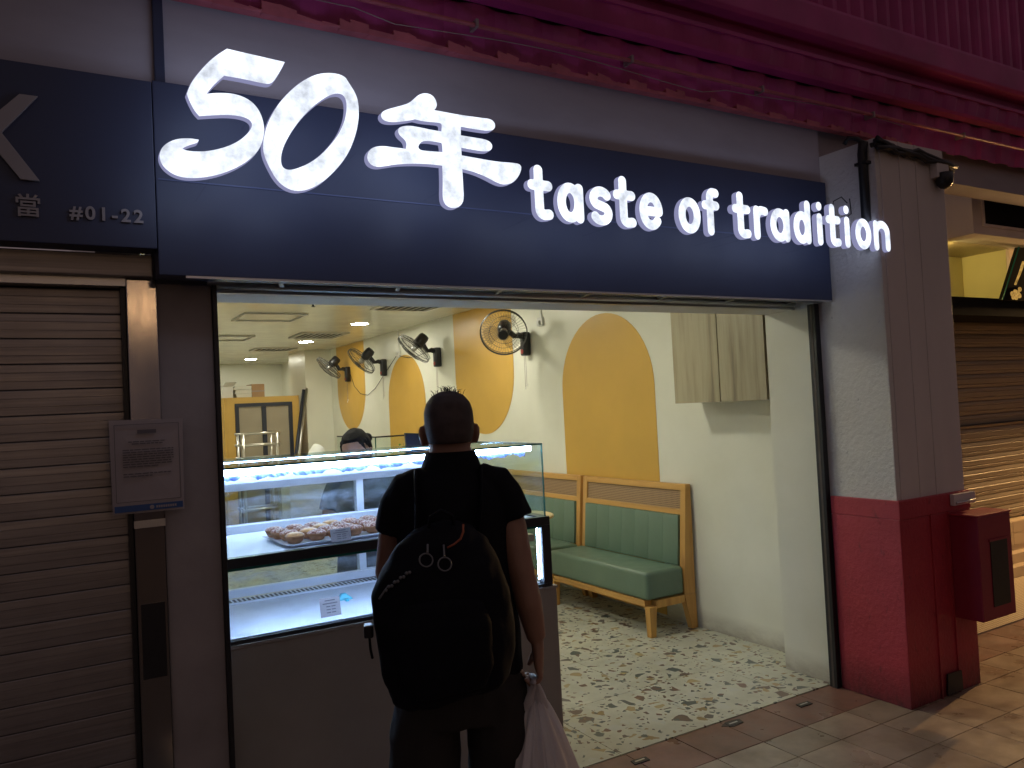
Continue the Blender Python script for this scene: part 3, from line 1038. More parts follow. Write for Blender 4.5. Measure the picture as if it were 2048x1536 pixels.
# black pipe, cables and small camera on the top of the column
pp = thing('black_pipe', 'black vertical pipe down the upper column behind the last sign letters', 'pipe', (3.73, -.42, 2.4))
MB().tube([(3.722, -.42, 2.36), (3.722, -.42, 2.86), (3.722, -.43, 2.92)], .024, 10).build('tube', 'cablack', pp, smooth=True)
B(3.70, 3.742, -.455, -.385, 2.80, 2.815).build('clamp', 'cablack', pp)
MB().tube([(3.73, -.44, 2.90), (3.715, -.40, 2.945), (3.70, -.36, 2.96), (3.69, -.34, 2.93)], .012, 8).build('elbow', 'cablack', pp, smooth=True)
cb = thing('cable_bundle', 'tangled black cable bundle and dirt hanging under the red eave over the column', 'cables', (4.0, -.49, 2.9))
for k in range(9):
    pts = []
    for i in range(9):
        x = 3.70 + .085 * i * (1 + .05 * k / 9)
        pts.append((x, -.495 - .012 * (k % 3) + random.uniform(-.008, .008), 2.885 + .012 * math.sin(i * 1.3 + k) - .006 * i + random.uniform(-.014, .02)))
    MB().tube(pts, random.uniform(.006, .014), 6).build('cable', 'cablack', cb, smooth=True)
MB().tube([(3.70, -.33, 2.62), (3.695, -.30, 2.66), (3.695, -.25, 2.65), (3.695, -.235, 2.58), (3.695, -.29, 2.53), (3.70, -.35, 2.56), (3.70, -.345, 2.64)], .003, 6).build('loop_wire', 'cablack', cb, smooth=True)
sc_ = thing('security_camera', 'small dark dome camera under the eave on the column front', 'camera', (4.26, -.52, 2.72))
B(4.205, 4.315, -.53, -.4845, 2.76, 2.85).build('mount', 'colfront', sc_, .006)
MB().lathe([(.044, .03), (.046, 0), (.040, -.03), (.024, -.05), (.008, -.056)], 18, (4.265, -.53, 2.755)).build('dome', 'blackplastic', sc_, smooth=True)

# ------------------------------------------------------------------ red metal eave
ev = thing('red_eave', 'dark red corrugated metal eave with stepped bands and pipe above the sign', 'eave', (3, -.2, 3.1))
EX0, EX1 = -.3, 7.2


def corr(name, z0, z1, y0, y1, amp=.010, pitch=.2345, mat='redmetal'):
    mb = MB()
    n = int((EX1 - EX0) / pitch * 8)
    rings = []
    vs, fs = [], []
    for i in range(n + 1):
        x = EX0 + (EX1 - EX0) * i / n
        ph = (x / pitch) % 1.0
        wv_ = amp * max(-1, min(1, 2.6 * math.sin(2 * math.pi * ph)))
        for (yy, zz) in ((y0 + wv_, z0), (y1 + wv_, z1)):
            vs.append((x, yy, zz))
        vs.append((x, y0 + wv_ + .004, z0))
        vs.append((x, y1 + wv_ + .004, z1))
    for i in range(n):
        a, c = i * 4, i * 4 + 4
        fs += [(a, a + 1, c + 1, c), (a + 2, c + 2, c + 3, a + 3), (a, c, c + 2, a + 2)]
    return mb.add(vs, fs).build(name, mat, ev)


corr('corrugated_sheet', 3.085, 3.285, -.175, -.20)
corr('corrugated_sheet', 3.30, 3.405, -.235, -.262, .005)
corr('corrugated_sheet', 3.66, 4.5, -.30, -.30, .018, .117)
MB().prism([(-.215, 3.285), (-.265, 3.29), (-.275, 3.305), (-.215, 3.31)], 'x', EX0, EX1).build('band_lip', 'redmetal', ev)
MB().prism([(-.20, 3.40), (-.275, 3.405), (-.275, 3.425), (-.23, 3.44), (-.20, 3.44)], 'x', EX0, EX1).build('band_lip', 'redmetal', ev)
MB().prism([(-.20, 3.49), (-.325, 3.49), (-.34, 3.51), (-.345, 3.64), (-.33, 3.665), (-.20, 3.67)], 'x', EX0, EX1).build('gutter_board', 'redmetal', ev, .006)
MB().prism([(-.15, 3.44), (-.22, 3.44), (-.23, 3.49), (-.15, 3.49)], 'x', EX0, EX1).build('recess_board', 'redmetal', ev)
MB().tube([(EX0, -.235, 3.185), (2, -.235, 3.178), (4.2, -.235, 3.186), (EX1, -.235, 3.18)], .0095, 8).build('rail_pipe', 'redpeel_lit', ev, smooth=True)
for x in (1.55, 2.35, 3.2, 4.1, 5.0):
    B(x - .006, x + .006, -.252, -.19, 3.168, 3.20).build('pipe_clip', 'wire', ev)
pts = []
for i in range(26):
    x = .4 + .16 * i
    pts.append((x, -.225, 3.165 - .02 * math.sin(i * .5) - (.035 if 4 < i < 16 else 0)))
MB().tube(pts, .0022, 5).build('loose_wire', 'wire', ev)
# ragged, peeling lower lip, with the sign's pink light in its colour
mb = MB()
x = EX0
while x < 4.5:
    wd = random.uniform(.03, .075)
    ph = (x / .2345) % 1.0
    h = (.012 if ph > .45 else .034) + random.uniform(0, .010)
    if x > 2.9:
        h *= .7
    mb.hexa([(x, -.204, 3.066), (x + wd, -.204, 3.066 + random.uniform(-.003, .004)), (x + wd, -.150, 3.072), (x, -.150, 3.072), (x, -.208, 3.066 + h), (x + wd, -.208, 3.066 + h * random.uniform(.6, 1)), (x + wd, -.150, 3.088), (x, -.150, 3.088)])
    x += wd * .98
mb.build('ragged_lip', 'redpeel_lit', ev)

# ------------------------------------------------------------------ neighbouring stall at the right
nb = thing('food_stall', 'closed food stall lit by warm light with tan roller shutter beyond the red column', 'stall', (6.5, .8, 0))
B(4.36, 11, .90, 1.05, 0, 2.75).build('front_wall', 'neigh_wall', nb)
slr = MB().prism([(0, 0), (-.012, .003), (-.016, .028), (-.010, .034), (-.018, .040), (-.02, .075), (-.014, .081), (-.018, .087), (-.012, .112), (0, .115)], 'x', 4.5, 10.5).mesh('slat')
for k in range(15):
    o = link('slat', slr, 'shutterwarm', nb)
    o.location = (0, .88, .43 + k * .1165)
B(4.5, 10.5, .84, .8945, 1.272, 1.284).build('shutter_lock_bar', 'black', nb)
B(4.36, 10.6, .45, .8995, 2.16, 2.30).build('shutter_housing', 'mattblack', nb)
B(5.85, 10.6, .20, .44, 2.72, 3.09).build('bulkhead', 'colfront', nb, .004)
B(4.36, 10.6, .4405, .90, 2.72, 2.80).build('soffit', 'warmtile', nb)
B(5.99, 7.2, .194, .202, 2.80, 3.01).build('vent_opening', 'mattblack', nb)
for a in ((5.965, 7.2, 3.01, 3.03), (5.965, 7.2, 2.78, 2.80), (5.965, 5.99, 2.80, 3.01)):
    B(a[0], a[1], .188, .199, a[2], a[3]).build('vent_frame', 'colfront', nb)
B(6.85, 6.9, .50, .8995, 2.3005, 2.7195).build('side_board', 'yellowwall', nb)
B(5.85, 6.84, .86, .8998, 2.3005, 2.7195).build('back_board', 'yellowwall', nb)
# tiled plinth with stepped ledges
B(4.36, 11, .78, .8995, .0, .42).build('plinth', 'warmtile', nb)
for i in range(14):
    for j in range(2):
        x0 = 6.4 + .2 * i
        B(x0, x0 + .196, .772, .7805, .22 + .1 * j, .316 + .1 * j).build('plinth_tile', 'warmtile', nb, .002)
B(4.36, 11, .70, .7795, .0, .17).build('ledge', 'warmtile', nb, .004)
B(4.36, 11, .62, .6995, .0, .09).build('ledge', 'warmtile', nb, .004)
B(4.36, 11, -.015, .615, -.012, .006).build('dotted_mat', 'mat', nb)
mbd = thing('menu_board', 'tilted dark menu board with gold food print given its own glow above the tan shutter', 'menu board', (7.2, .45, 2.3))
q0, q1 = px_on_y(2003, 600, .42), px_on_y(2036, 494, .34)
MB().hexa([(q0[0], .42, q0[2]), (7.7, .42, q0[2]), (7.7, .445, q0[2]), (q0[0], .445, q0[2]), (q1[0], .34, q1[2]), (7.7, .34, q1[2]), (7.7, .365, q1[2]), (q1[0], .365, q1[2])]).build('board', 'mattblack', mbd)
MB().tube([(q0[0], .412, q0[2]), (q1[0], .332, q1[2])], .006, 6).build('edge_trim', 'greenglass', mbd)
me_gold = emis('menu_print_glow', (.75, .42, .10), .55, .5, 40)  # printed food made emissive, standing in for its bright highlights
for (x, z, r) in ((q0[0] + .14 + dx, q0[2] + dz, r) for dx, dz, r in ((0, .05, .03), (.04, .065, .032), (.08, .06, .03), (.02, .025, .026), (.065, .025, .028), (.11, .04, .028), (.10, .09, .026))):
    yy = .418 - (z - q0[2]) * .2
    MB().ell((x, yy - .002, z), (r, .006, r * .8), 12, 6).build('food_piece', me_gold, mbd, smooth=True)
MB().tube([(q0[0] + .13, .375, q0[2] + .12), (q0[0] + .165, .352, q0[2] + .21), (q0[0] + .195, .332, q0[2] + .30)], [.008, .010, .012], 8).build('food_stick', me_gold, mbd, smooth=True)

# ------------------------------------------------------------------ lamps
dl_proto = None


def downlight(x, y, lab):
    o = thing('downlight', lab, 'light', (x, y, 2.69), 'round ceiling downlights', world=False)
    MB().lathe([(.115, 0), (.118, -.004), (.105, -.009), (.098, -.006)], 32).build('trim_ring', 'white', o, smooth=True)
    MB().lathe([(.096, -.0062), (.096, -.0075)], 28).build('diffuser', 'e_down', o)
    return o


names = ['lit round downlight above the near end of the room by the front beam, wall side', 'lit round downlight, nearest visible of the three beside the wall fans', 'lit round downlight, middle one of the visible three on the ceiling', 'lit round downlight, farthest of the visible three near the back wall']
for (x, y, l) in ((3.2, 5.82, names[1]), (3.19, 8.0, names[2]), (3.13, 11.16, names[3]),
                  (2.55, 1.5, 'lit round downlight hidden above the bench behind the front beam'), (3.2, 3.65, 'lit round downlight above the wall seats hidden by the front beam'),
                  (1.15, 1.7, 'lit round downlight above the pastry counter behind the front beam'), (1.15, 4.0, 'lit round downlight over the rear of the serving area'),
                  (1.15, 6.4, 'lit round downlight over the left middle of the room'), (1.15, 9.0, 'lit round downlight over the left back of the room')):
    downlight(x, y, l)


def vent(x0, x1, y0, y1, lab, slats=True):
    o = thing('ceiling_vent', lab, 'vent', ((x0 + x1) / 2, (y0 + y1) / 2, 2.69), 'square ceiling vents')
    fr = MB()
    for a in ((x0, x1, y0, y0 + .03), (x0, x1, y1 - .03, y1), (x0, x0 + .03, y0 + .03, y1 - .03), (x1 - .03, x1, y0 + .03, y1 - .03)):
        fr.box(a[0], a[1], a[2], a[3], 2.674, 2.6895)
    fr.build('frame', 'alu', o)
    B(x0 + .03, x1 - .03, y0 + .03, y1 - .03, 2.686, 2.6895).build('panel', 'ceiling' if not slats else 'black', o)
    if slats:
        n = 8
        for i in range(n):
            xx = x0 + .05 + (x1 - x0 - .1) * i / (n - 1)
            MB().hexa([(xx - .02, y0 + .04, 2.676), (xx + .0, y0 + .04, 2.676), (xx + .0, y1 - .04, 2.676), (xx - .02, y1 - .04, 2.676), (xx, y0 + .04, 2.684), (xx + .02, y0 + .04, 2.684), (xx + .02, y1 - .04, 2.684), (xx, y1 - .04, 2.684)]).build('louvre', 'white', o)


vent(1.72, 2.36, 5.0, 5.62, 'square framed ceiling vent nearest the left edge of the opening', False)
vent(2.86, 3.5, 4.05, 4.58, 'square louvred ceiling vent nearest the front beam by the big wall fan')
vent(2.80, 3.42, 6.8, 7.45, 'square ceiling vent between the two nearer visible downlights')
vent(1.75, 2.32, 7.2, 7.78, 'square framed ceiling vent at left edge of the opening, second from front', False)
vent(2.72, 3.34, 8.95, 9.4, 'square ceiling vent between the middle and farthest downlights')
sk = thing('sprinkler', 'small dark sprinkler head on the glossy ceiling', 'sprinkler', (2.19, 4.27, 2.69))
MB().lathe([(.03, 0), (.03, -.006), (.012, -.01), (.010, -.03), (.022, -.033), (.022, -.037)], 14, (2.19, 4.27, 2.69)).build('head', 'black', sk)

# warm lamp beyond the frame at the stall, and two tube lamps across the walkway that the steel reflects
wl = thing('stall_lamp', 'warm bulb lamp hanging under the stall soffit right of the frame', 'light', (9.3, .32, 2.55))
MB().lathe([(.02, .2), (.05, .12), (.12, .02), (.12, 0)], 20, (9.3, .32, 2.58)).build('shade', 'white', wl, smooth=True)
MB().ell((9.3, .32, 2.565), (.05, .05, .06)).build('bulb', 'e_warm', wl, smooth=True)
sb = thing('stall_tube_lamp', 'warm tube lamp on the stall soffit beside the yellow board', 'light', (5.3, .6, 2.7))
B(5.85, 5.95, .48, .84, 2.66, 2.7195).build('case', 'white', sb)
B(5.95, 5.956, .50, .82, 2.67, 2.71).build('tube', emis('yellow_tube', (1.0, .78, .26), 62), sb)
for (x, y, z) in ((-.05, -9.0, 2.35), (1.5, -11.0, 3.6)):
    tl_ = thing('tube_lamp', ('left' if x < 0 else 'right') + ' warm tube lamp on a post across the walkway', 'light', (x, y, 0), 'tube lamps across the walkway')
    MB().tube([(x, y, 0), (x, y, z)], .04, 10).build('post', 'black', tl_)
    B(x - .35, x + .35, y - .07, y + .07, z, z + .05).build('case', 'white', tl_)
    B(x - .3, x + .3, y - .04, y + .04, z - .09, z - .0005).build('tube', emis('amber_tube', (1.0, .60, .28), 27), tl_)

# ------------------------------------------------------------------ wall cabinet
wc = thing('wall_cabinet', 'wall cabinet with two pale grey wood doors high on the right wall', 'cabinet', (3.85, .7, 1.6))
B(3.748, 3.969, .305, 1.118, 1.60, 2.40).build('carcass', 'laminate', wc)
B(3.728, 3.7465, .698, 1.118, 1.596, 2.40).build('door', 'laminate', wc, .0015)
B(3.728, 3.7465, .314, .690, 1.596, 2.40).build('door', 'laminate', wc, .0015)

# ------------------------------------------------------------------ wall fans
def torus(mb, c, axis_m, R, r, n=40, m=5):
    vs, fs = [], []
    for i in range(n):
        a = 2 * math.pi * i / n
        for j in range(m):
            bq = 2 * math.pi * j / m
            p = Vector(((R + r * math.cos(bq)) * math.cos(a), (R + r * math.cos(bq)) * math.sin(a), r * math.sin(bq) + c))
            vs.append(axis_m @ p)
    for i in range(n):
        for j in range(m):
            fs.append((i * m + j, ((i + 1) % n) * m + j, ((i + 1) % n) * m + (j + 1) % m, i * m + (j + 1) % m))
    mb.add(vs, fs)


def fan(y, z, nrm, lab, out=.30, R=.215):
    o = thing('wall_fan', lab, 'fan', (3.965, y, z), 'black wall fans')
    X = 3.968
    # body on the wall
    MB().box(X - .075, X - .0, y - .042, y + .042, z - .11, z + .115).build('wall_body', 'blackplastic', o, .02, True, 3)
    MB().lathe([(.022, 0), (.022, .006), (.016, .009)], 16).xf(Matrix.Translation((X - .074, y, z - .07)) @ Matrix.Rotation(rad(-90), 4, 'Y')).build('dial', 'redlabel', o)
    nrm = Vector(nrm).normalized()
    cen = Vector((X - out - .02, y, z + .10)) + Vector((0, nrm.y * .12, 0))
    mot = cen - nrm * .10
    MB().tube([(X - .05, y, z + .07), (X - .11, y, z + .085), (X - .16, y + nrm.y * .02, z + .075), mot - nrm * .03], [.03, .028, .026, .024], 10).build('arm', 'blackplastic', o, smooth=True)
    A = Matrix.Translation(cen) @ nrm.to_track_quat('Z', 'Y').to_matrix().to_4x4()
    mb = MB().lathe([(.02, -.21), (.052, -.205), (.062, -.18), (.064, -.09), (.05, -.06), (.03, -.04)], 20)
    mb.xf(A).build('motor', 'blackplastic', o, smooth=True)
    MB().lathe([(.03, -.045), (.035, -.02), (.032, .02), (.012, .028)], 16).xf(A).build('hub', 'alu', o, smooth=True)
    for k in range(3):
        mb = MB()
        a0 = 2 * math.pi * k / 3 + .4
        top, bot = [], []
        for i in range(9):
            a = a0 + i * .17
            rr = R * .88 * (1 - .15 * (i / 8) ** 3) * min(1, .55 + i * .16)
            zt = -.025 + .05 * (i / 8)
            top.append((rr * math.cos(a), rr * math.sin(a), zt))
            bot.append((.03 * math.cos(a), .03 * math.sin(a), zt * .6))
        vs = top + bot
        mb.add(vs, [(i, i + 1, 10 + i, 9 + i) for i in range(8)])
        mb.xf(A).build('blade', 'fanblade', o, smooth=True)
    cg = MB()
    for (rr, zz, r_) in ((R, 0, .006), (R, .018, .0035), (R * .985, -.03, .0035), (R * .62, .052, .002), (R * .62, -.06, .002), (.05, .066, .003)):
        torus(cg, zz, A, rr, r_)
    nw = 44
    for k in range(nw):
        a = 2 * math.pi * k / nw
        for sg in (1, -1):
            ps = [A @ Vector((q * R * math.cos(a + .25 * sg * (1 - q)), q * R * math.sin(a + .25 * sg * (1 - q)), (.008 if sg > 0 else -.02) + sg * (.058 if sg > 0 else .045) * (1 - q ** 2.6))) for q in (.2, .5, .8, 1.0)]
            cg.tube(ps, .0011, 3, cap=False)
    cg.build('cage', 'grey_wire', o)
    MB().lathe([(.045, .062), (.045, .068), (.03, .071)], 18).xf(A).build('cage_badge', 'blackplastic', o)
    for dy in (-.014, .012):
        MB().tube([(X - .05, y + dy, z - .11), (X - .05, y + dy, z - .40 - dy)], .0018, 5).build('pull_cord', 'wire', o)
        MB().ell((X - .05, y + dy, z - .40 - dy), (.006, .006, .012), 8, 6).build('cord_bead', 'white', o)
    return o


fan(3.36, 2.215, (-.50, -.72, -.42), 'large black wall fan facing the front, nearest of four, beside tall mustard arch')
fan(5.31, 2.245, (-.66, .10, -.72), 'black wall fan tilted down edge-on, second from the front')
fan(7.0, 2.24, (-.50, .52, -.62), 'black wall fan seen from behind, third from the front')
fan(8.46, 2.24, (-.66, .12, -.70), 'black wall fan farthest back, tilted down edge-on')
# sockets and slack cables on the wall
for (y, z, lab) in ((3.12, 2.40, 'white wall socket beside the nearest wall fan'), (6.52, 2.38, 'white wall socket between the second and third wall fans')):
    o = thing('wall_socket', lab, 'socket', (3.96, y, z))
    B(3.945, 3.9695, y - .04, y + .04, z - .04, z + .04).build('plate', 'white', o, .004)
    B(3.958, 3.9695, y - .012, y + .012, z + .04, 2.689).build('conduit', 'white', o)
    B(3.925, 3.9445, y - .02, y + .02, z - .025, z + .01).build('plug', 'white', o, .003)
o = thing('slack_cable', 'thin black cable slung along the wall between the two middle fans', 'cable', (3.96, 6, 2.3))
MB().tube([(3.955, 6.5, 2.36), (3.955, 6.2, 2.31), (3.955, 5.9, 2.31), (3.955, 5.6, 2.34), (3.955, 5.36, 2.36)], .004, 6).build('wire', 'cablack', o, smooth=True)
o = thing('slack_cable', 'thin black cable looping low between the two farthest fans', 'cable', (3.96, 7.8, 2.1))
MB().tube([(3.955, 8.42, 2.26), (3.955, 8.25, 2.05), (3.955, 8.0, 1.93), (3.955, 7.7, 1.90), (3.955, 7.4, 1.98), (3.955, 7.15, 2.10), (3.955, 6.6, 2.36)], .004, 6).build('wire', 'cablack', o, smooth=True)

# ------------------------------------------------------------------ bench seats
def bench(y0, y1, lab):
    o = thing('bench', lab, 'bench', (3.75, (y0 + y1) / 2, 0), 'green bench seats along the wall')
    xf, xb = 3.525, 3.962
    for yy in (y0, y1 - .055):
        MB().hexa([(xf + .006, yy + .005, 0), (xf + .05, yy + .005, 0), (xf + .05, yy + .05, 0), (xf + .006, yy + .05, 0), (xf, yy, .21), (xf + .065, yy, .21), (xf + .065, yy + .055, .21), (xf, yy + .055, .21)]).build('leg', 'oakz', o, .003)
        MB().hexa([(xb - .055, yy + .002, 0), (xb - .005, yy + .002, 0), (xb - .005, yy + .053, 0), (xb - .055, yy + .053, 0), (xb - .115, yy, .25), (xb - .012, yy, .25), (xb - .012, yy + .055, .25), (xb - .115, yy + .055, .25)]).build('rear_leg', 'oakz', o, .003)
        MB().hexa([(xb - .115, yy, .2505), (xb - .012, yy, .2505), (xb - .012, yy + .055, .2505), (xb - .115, yy + .055, .2505), (xb - .052, yy, 1.018), (xb - .006, yy, 1.018), (xb - .006, yy + .055, 1.018), (xb - .052, yy + .055, 1.018)]).build('post', 'oakz', o, .004)
    B(xf + .003, xf + .06, y0 + .056, y1 - .056, .205, .25).build('front_rail', 'oak', o, .003)
    for yy in (y0 + .004, y1 - .052):
        B(xf + .066, xb - .113, yy, yy + .048, .195, .248).build('side_rail', 'oakz', o, .003)
    B(xf - .004, xb - .10, y0 + .012, y1 - .012, .2515, .445).build('seat', 'greenseat', o, .032, True, 4)

    def slab(z0, z1, ya, yb, th, off):
        def xx(z):
            return xb - .115 + (z - .25) / .768 * .063 + off
        return MB().hexa([(xx(z0), ya, z0), (xx(z0) + th, ya, z0), (xx(z0) + th, yb, z0), (xx(z0), yb, z0), (xx(z1), ya, z1), (xx(z1) + th, ya, z1), (xx(z1) + th, yb, z1), (xx(z1), yb, z1)])
    slab(.972, 1.016, y0 + .0555, y1 - .0555, .042, .001).build('top_rail', 'oak', o, .003)
    slab(.80, .838, y0 + .0555, y1 - .0555, .042, .001).build('middle_rail', 'oak', o, .003)
    slab(.8385, .9715, y0 + .056, y1 - .056, .012, .012).build('cane_panel', 'cane', o)
    n = 7
    wd = (y1 - y0 - .116) / n
    for k in range(n):
        ya = y0 + .058 + wd * k
        slab(.446, .798, ya + .0004, ya + wd - .0004, .05, -.016).build('back_channel', 'greenseat', o, .0022, True, 2)
    slab(.44, .80, y0 + .058, y1 - .058, .03, .008).build('back_board', 'greendark', o)


bench(1.262, 2.505, 'green leather bench with cane top rail nearest the front, fully visible')
bench(2.545, 3.79, 'green leather bench with cane top rail, second, half hidden by glass case')
bench(3.83, 5.07, 'green leather bench, third along the wall, seen through the glass case')
tb = thing('round_table', 'round pale table top peeking out behind the glass case by the benches', 'table', (3.32, 2.62, 0))
MB().lathe([(.29, 0), (.30, .006), (.30, .02), (.29, .026)], 40, (3.31, 2.62, .715)).build('table_top', 'tableoak', tb, smooth=False)
MB().tube([(3.31, 2.62, .02), (3.31, 2.62, .7145)], .03, 12).build('pedestal', 'black', tb, smooth=True)
MB().lathe([(.2, 0.003), (.2, .015), (.03, .03)], 28, (3.31, 2.62, 0)).build('foot', 'black', tb)

# ------------------------------------------------------------------ display counter
Yc, Yb = .10, .85
XL, XR = .36, 2.0
dc = thing('display_case', 'lit glass pastry display case on a dark counter base', 'display case', (1.2, .45, 0))
B(XL, 2.018, Yc, Yb, .004, .785).build('counter_base', 'counter', dc, .003)
B(XL, 2.022, Yc - .004, Yb + .004, .7855, .797).build('base_top', 'counter', dc)
# frame
B(XL, XR, Yc + .002, Yc + .03, .7975, .812).build('bottom_rail', 'casegrey', dc)
B(1.955, XR, Yc + .002, Yb, .8125, .8135).build('floor_edge', 'casegrey', dc)
B(1.955, XR, Yc + .001, Yc + .045, .8140, 1.079).build('corner_post', 'casegrey', dc)
B(1.955, XR, Yb - .045, Yb, .8140, 1.079).build('corner_post', 'casegrey', dc)
B(XL, XR, Yc, Yc + .035, 1.0795, 1.118).build('shelf_front_band', 'casegrey', dc, .002)
B(1.955, XR + .004, Yc + .0355, Yb, 1.0795, 1.118).build('shelf_side_band', 'casegrey', dc)
B(XL, 1.95, Yc + .03, Yb - .03, .7975, .815).build('lower_floor', 'casewhite', dc)
B(XL, 1.954, Yc + .0355, Yb - .03, 1.0855, 1.112).build('upper_floor', 'casewhite', dc)
# vent strip at the back of the lower floor
B(XL, 1.94, Yb - .15, Yb - .07, .8152, .822).build('vent_strip', 'casewhite', dc)
gm = MB()
for k in range(74):
    x = .42 + .0205 * k
    gm.box(x, x + .010, Yb - .138, Yb - .082, .8222, .8236)
gm.build('vent_slots', 'black', dc)['kind'] = 'stuff'


def frame(name, x0, x1, z0, z1, y, wd, dpt, mat, parent):
    f = MB()
    f.box(x0, x1, y, y + dpt, z0, z0 + wd).box(x0, x1, y, y + dpt, z1 - wd, z1)
    f.box(x0, x0 + wd, y, y + dpt, z0 + wd, z1 - wd).box(x1 - wd, x1, y, y + dpt, z0 + wd, z1 - wd)
    return f.build(name, mat, parent)


# sliding rear doors, upper and lower
B(XL, 1.95, Yb - .062, Yb - .0465, 1.1125, 1.150).build('door_sill', 'casewhite', dc, .003)
B(XL, 1.95, Yb - .062, Yb - .0465, .8237, .862).build('door_sill', 'casewhite', dc, .003)
for z0, z1 in ((1.118, 1.340), (.828, 1.075)):
    for (x0, x1, yy) in ((.36, .70, Yb - .024), (.665, 1.36, Yb - .045), (1.325, 1.95, Yb - .024)):
        fd = frame('sliding_door_frame', x0, x1, z0, z1, yy, .034, .018, 'casewhite', dc)
        B(x0 + .034, x1 - .034, yy + .007, yy + .010, z0 + .034, z1 - .034).build('pane', 'glassback', fd)
B(XL, 1.97, Yb - .06, Yb, 1.341, 1.375).build('top_back_rail', 'casewhite', dc)
B(XL, 1.95, Yb - .06, Yb - .001, 1.0760, 1.0854).build('shelf_back_rail', 'casewhite', dc)
# glass
B(XL, 1.978, Yc + .004, Yc + .010, 1.1185, 1.449).build('front_glass', 'glass', dc)
B(XL, 1.956, Yc + .006, Yc + .011, .8125, 1.079).build('lower_front_glass', 'glass', dc)
B(1.972, 1.978, Yc + .0105, Yb - .001, 1.1185, 1.449).build('side_glass', 'glass', dc)
B(XL, 1.979, Yc + .004, Yb + .02, 1.4495, 1.4555).build('top_glass', 'frosted', dc)
B(XL, 1.980, Yc + .0005, Yc + .0038, 1.4492, 1.4558).build('glass_edge', 'greenglass', dc)
B(1.9785, 1.9805, Yc + .002, Yc + .0125, 1.119, 1.4468).build('glass_edge', 'greenglass', dc)
B(1.9795, 1.9815, Yc + .004, Yb + .02, 1.4470, 1.4560).build('glass_edge', 'greenglass', dc)
B(XL, 1.954, Yc + .0005, Yc + .0055, 1.0700, 1.0794).build('glass_edge', 'greenglass', dc)
# LED strips; the upright one is a glow added for a lit edge
B(XL, 1.94, Yc + .034, Yc + .060, 1.4325, 1.4485).build('light_channel', 'casewhite', dc)
B(XL + .03, 1.93, Yc + .022, Yc + .0335, 1.424, 1.4465).build('led_strip', 'e_led', dc)
B(XL + .03, 1.93, Yb - .10, Yb - .075, 1.438, 1.4428).build('led_strip', 'e_led', dc)
B(XL + .03, 1.93, Yb - .102, Yb - .062, 1.443, 1.4485).build('light_channel', 'casewhite', dc)
B(XL + .03, 1.93, Yc + .038, Yc + .058, 1.0810, 1.0853).build('led_strip', 'e_led', dc)
B(1.946, 1.949, Yc + .03, Yc + .037, .83, 1.07).build('led_strip', 'e_led', dc)  # glowing strip in place of the lit edge of the frame
pf = MB()
for k in range(58):
    x = .39 + .0265 * k
    pf.box(x, x + .011, Yc + .062, Yc + .074, 1.437, 1.4485)
pf.build('led_lens', 'e_lens', dc)['kind'] = 'stuff'
B(XL, 1.94, Yc + .0125, Yc + .0338, 1.4468, 1.4488).build('led_cap', 'casewhite', dc)  # cap added to block the strip's light towards the top glass
# crinkled plastic film hanging below the lamp
fl = MB()
n = 120
vs, fs = [], []
for i in range(n + 1):
    x = .40 + 1.5 * i / n
    h = .020 + .012 * math.sin(i * .7) * math.sin(i * .23) + random.uniform(-.004, .006)
    vs += [(x, Yc + .030 + random.uniform(-.003, .003), 1.4235), (x, Yc + .030 + random.uniform(-.004, .004), 1.4235 - h * .8)]
for i in range(n):
    fs.append((2 * i, 2 * i + 1, 2 * i + 3, 2 * i + 2))
fl.add(vs, fs).build('plastic_film', paint('blue_film', (.16, .22, .55), .2, var=.5, vscale=40), dc)

# trays, tarts, price tags
tr = thing('tart_tray', 'white tray of sugar-dusted tarts in the upper display case', 'tray', (1.15, .35, 1.113))
MB().hexa([(.84, .20, 1.1135), (1.62, .20, 1.1135), (1.60, .50, 1.1135), (.82, .50, 1.1135), (.81, .18, 1.127), (1.65, .18, 1.127), (1.63, .52, 1.127), (.79, .52, 1.127)]).build('plate', 'ceramic', tr, .004)
tart_mesh = MB().lathe([(.021, 0), (.028, .004), (.036, .020), (.040, .030), (.037, .031), (.033, .026)], 18).mesh('tart_shell')
fill_mesh = MB().lathe([(.0385, .027), (.0375, .032), (.031, .038), (.018, .042), (.004, .043)], 16).mesh('tart_filling')
fill_mesh2 = fill_mesh.copy()
idx = 0
ORD = ['first', 'second', 'third', 'fourth', 'fifth', 'sixth', 'seventh', 'eighth', 'ninth']
words = ['front row', 'second row', 'third row', 'back row']
for r_ in range(4):
    for c_ in range(9):
        x, y = .86 + .083 * c_ + random.uniform(-.006, .006) - .008 * r_, .225 + .080 * r_ + random.uniform(-.005, .005)
        t_ = bpy.data.objects.new('tart', None)
        COL.objects.link(t_)
        t_.location = (x, y, 1.1275)
        t_.rotation_euler = (0, 0, random.uniform(0, 6.28))
        tag(t_, 'small baked tart, %s from the left in the %s on the white tray' % (ORD[c_], words[r_]), 'tart', 'tarts on the white tray')
        link('tart_shell', tart_mesh, 'pastry', t_, True)
        link('tart_filling', fill_mesh if (c_ * 7 + r_ * 3) % 5 else fill_mesh2, 'icing' if (c_ * 7 + r_ * 3) % 5 else 'custard', t_, True)


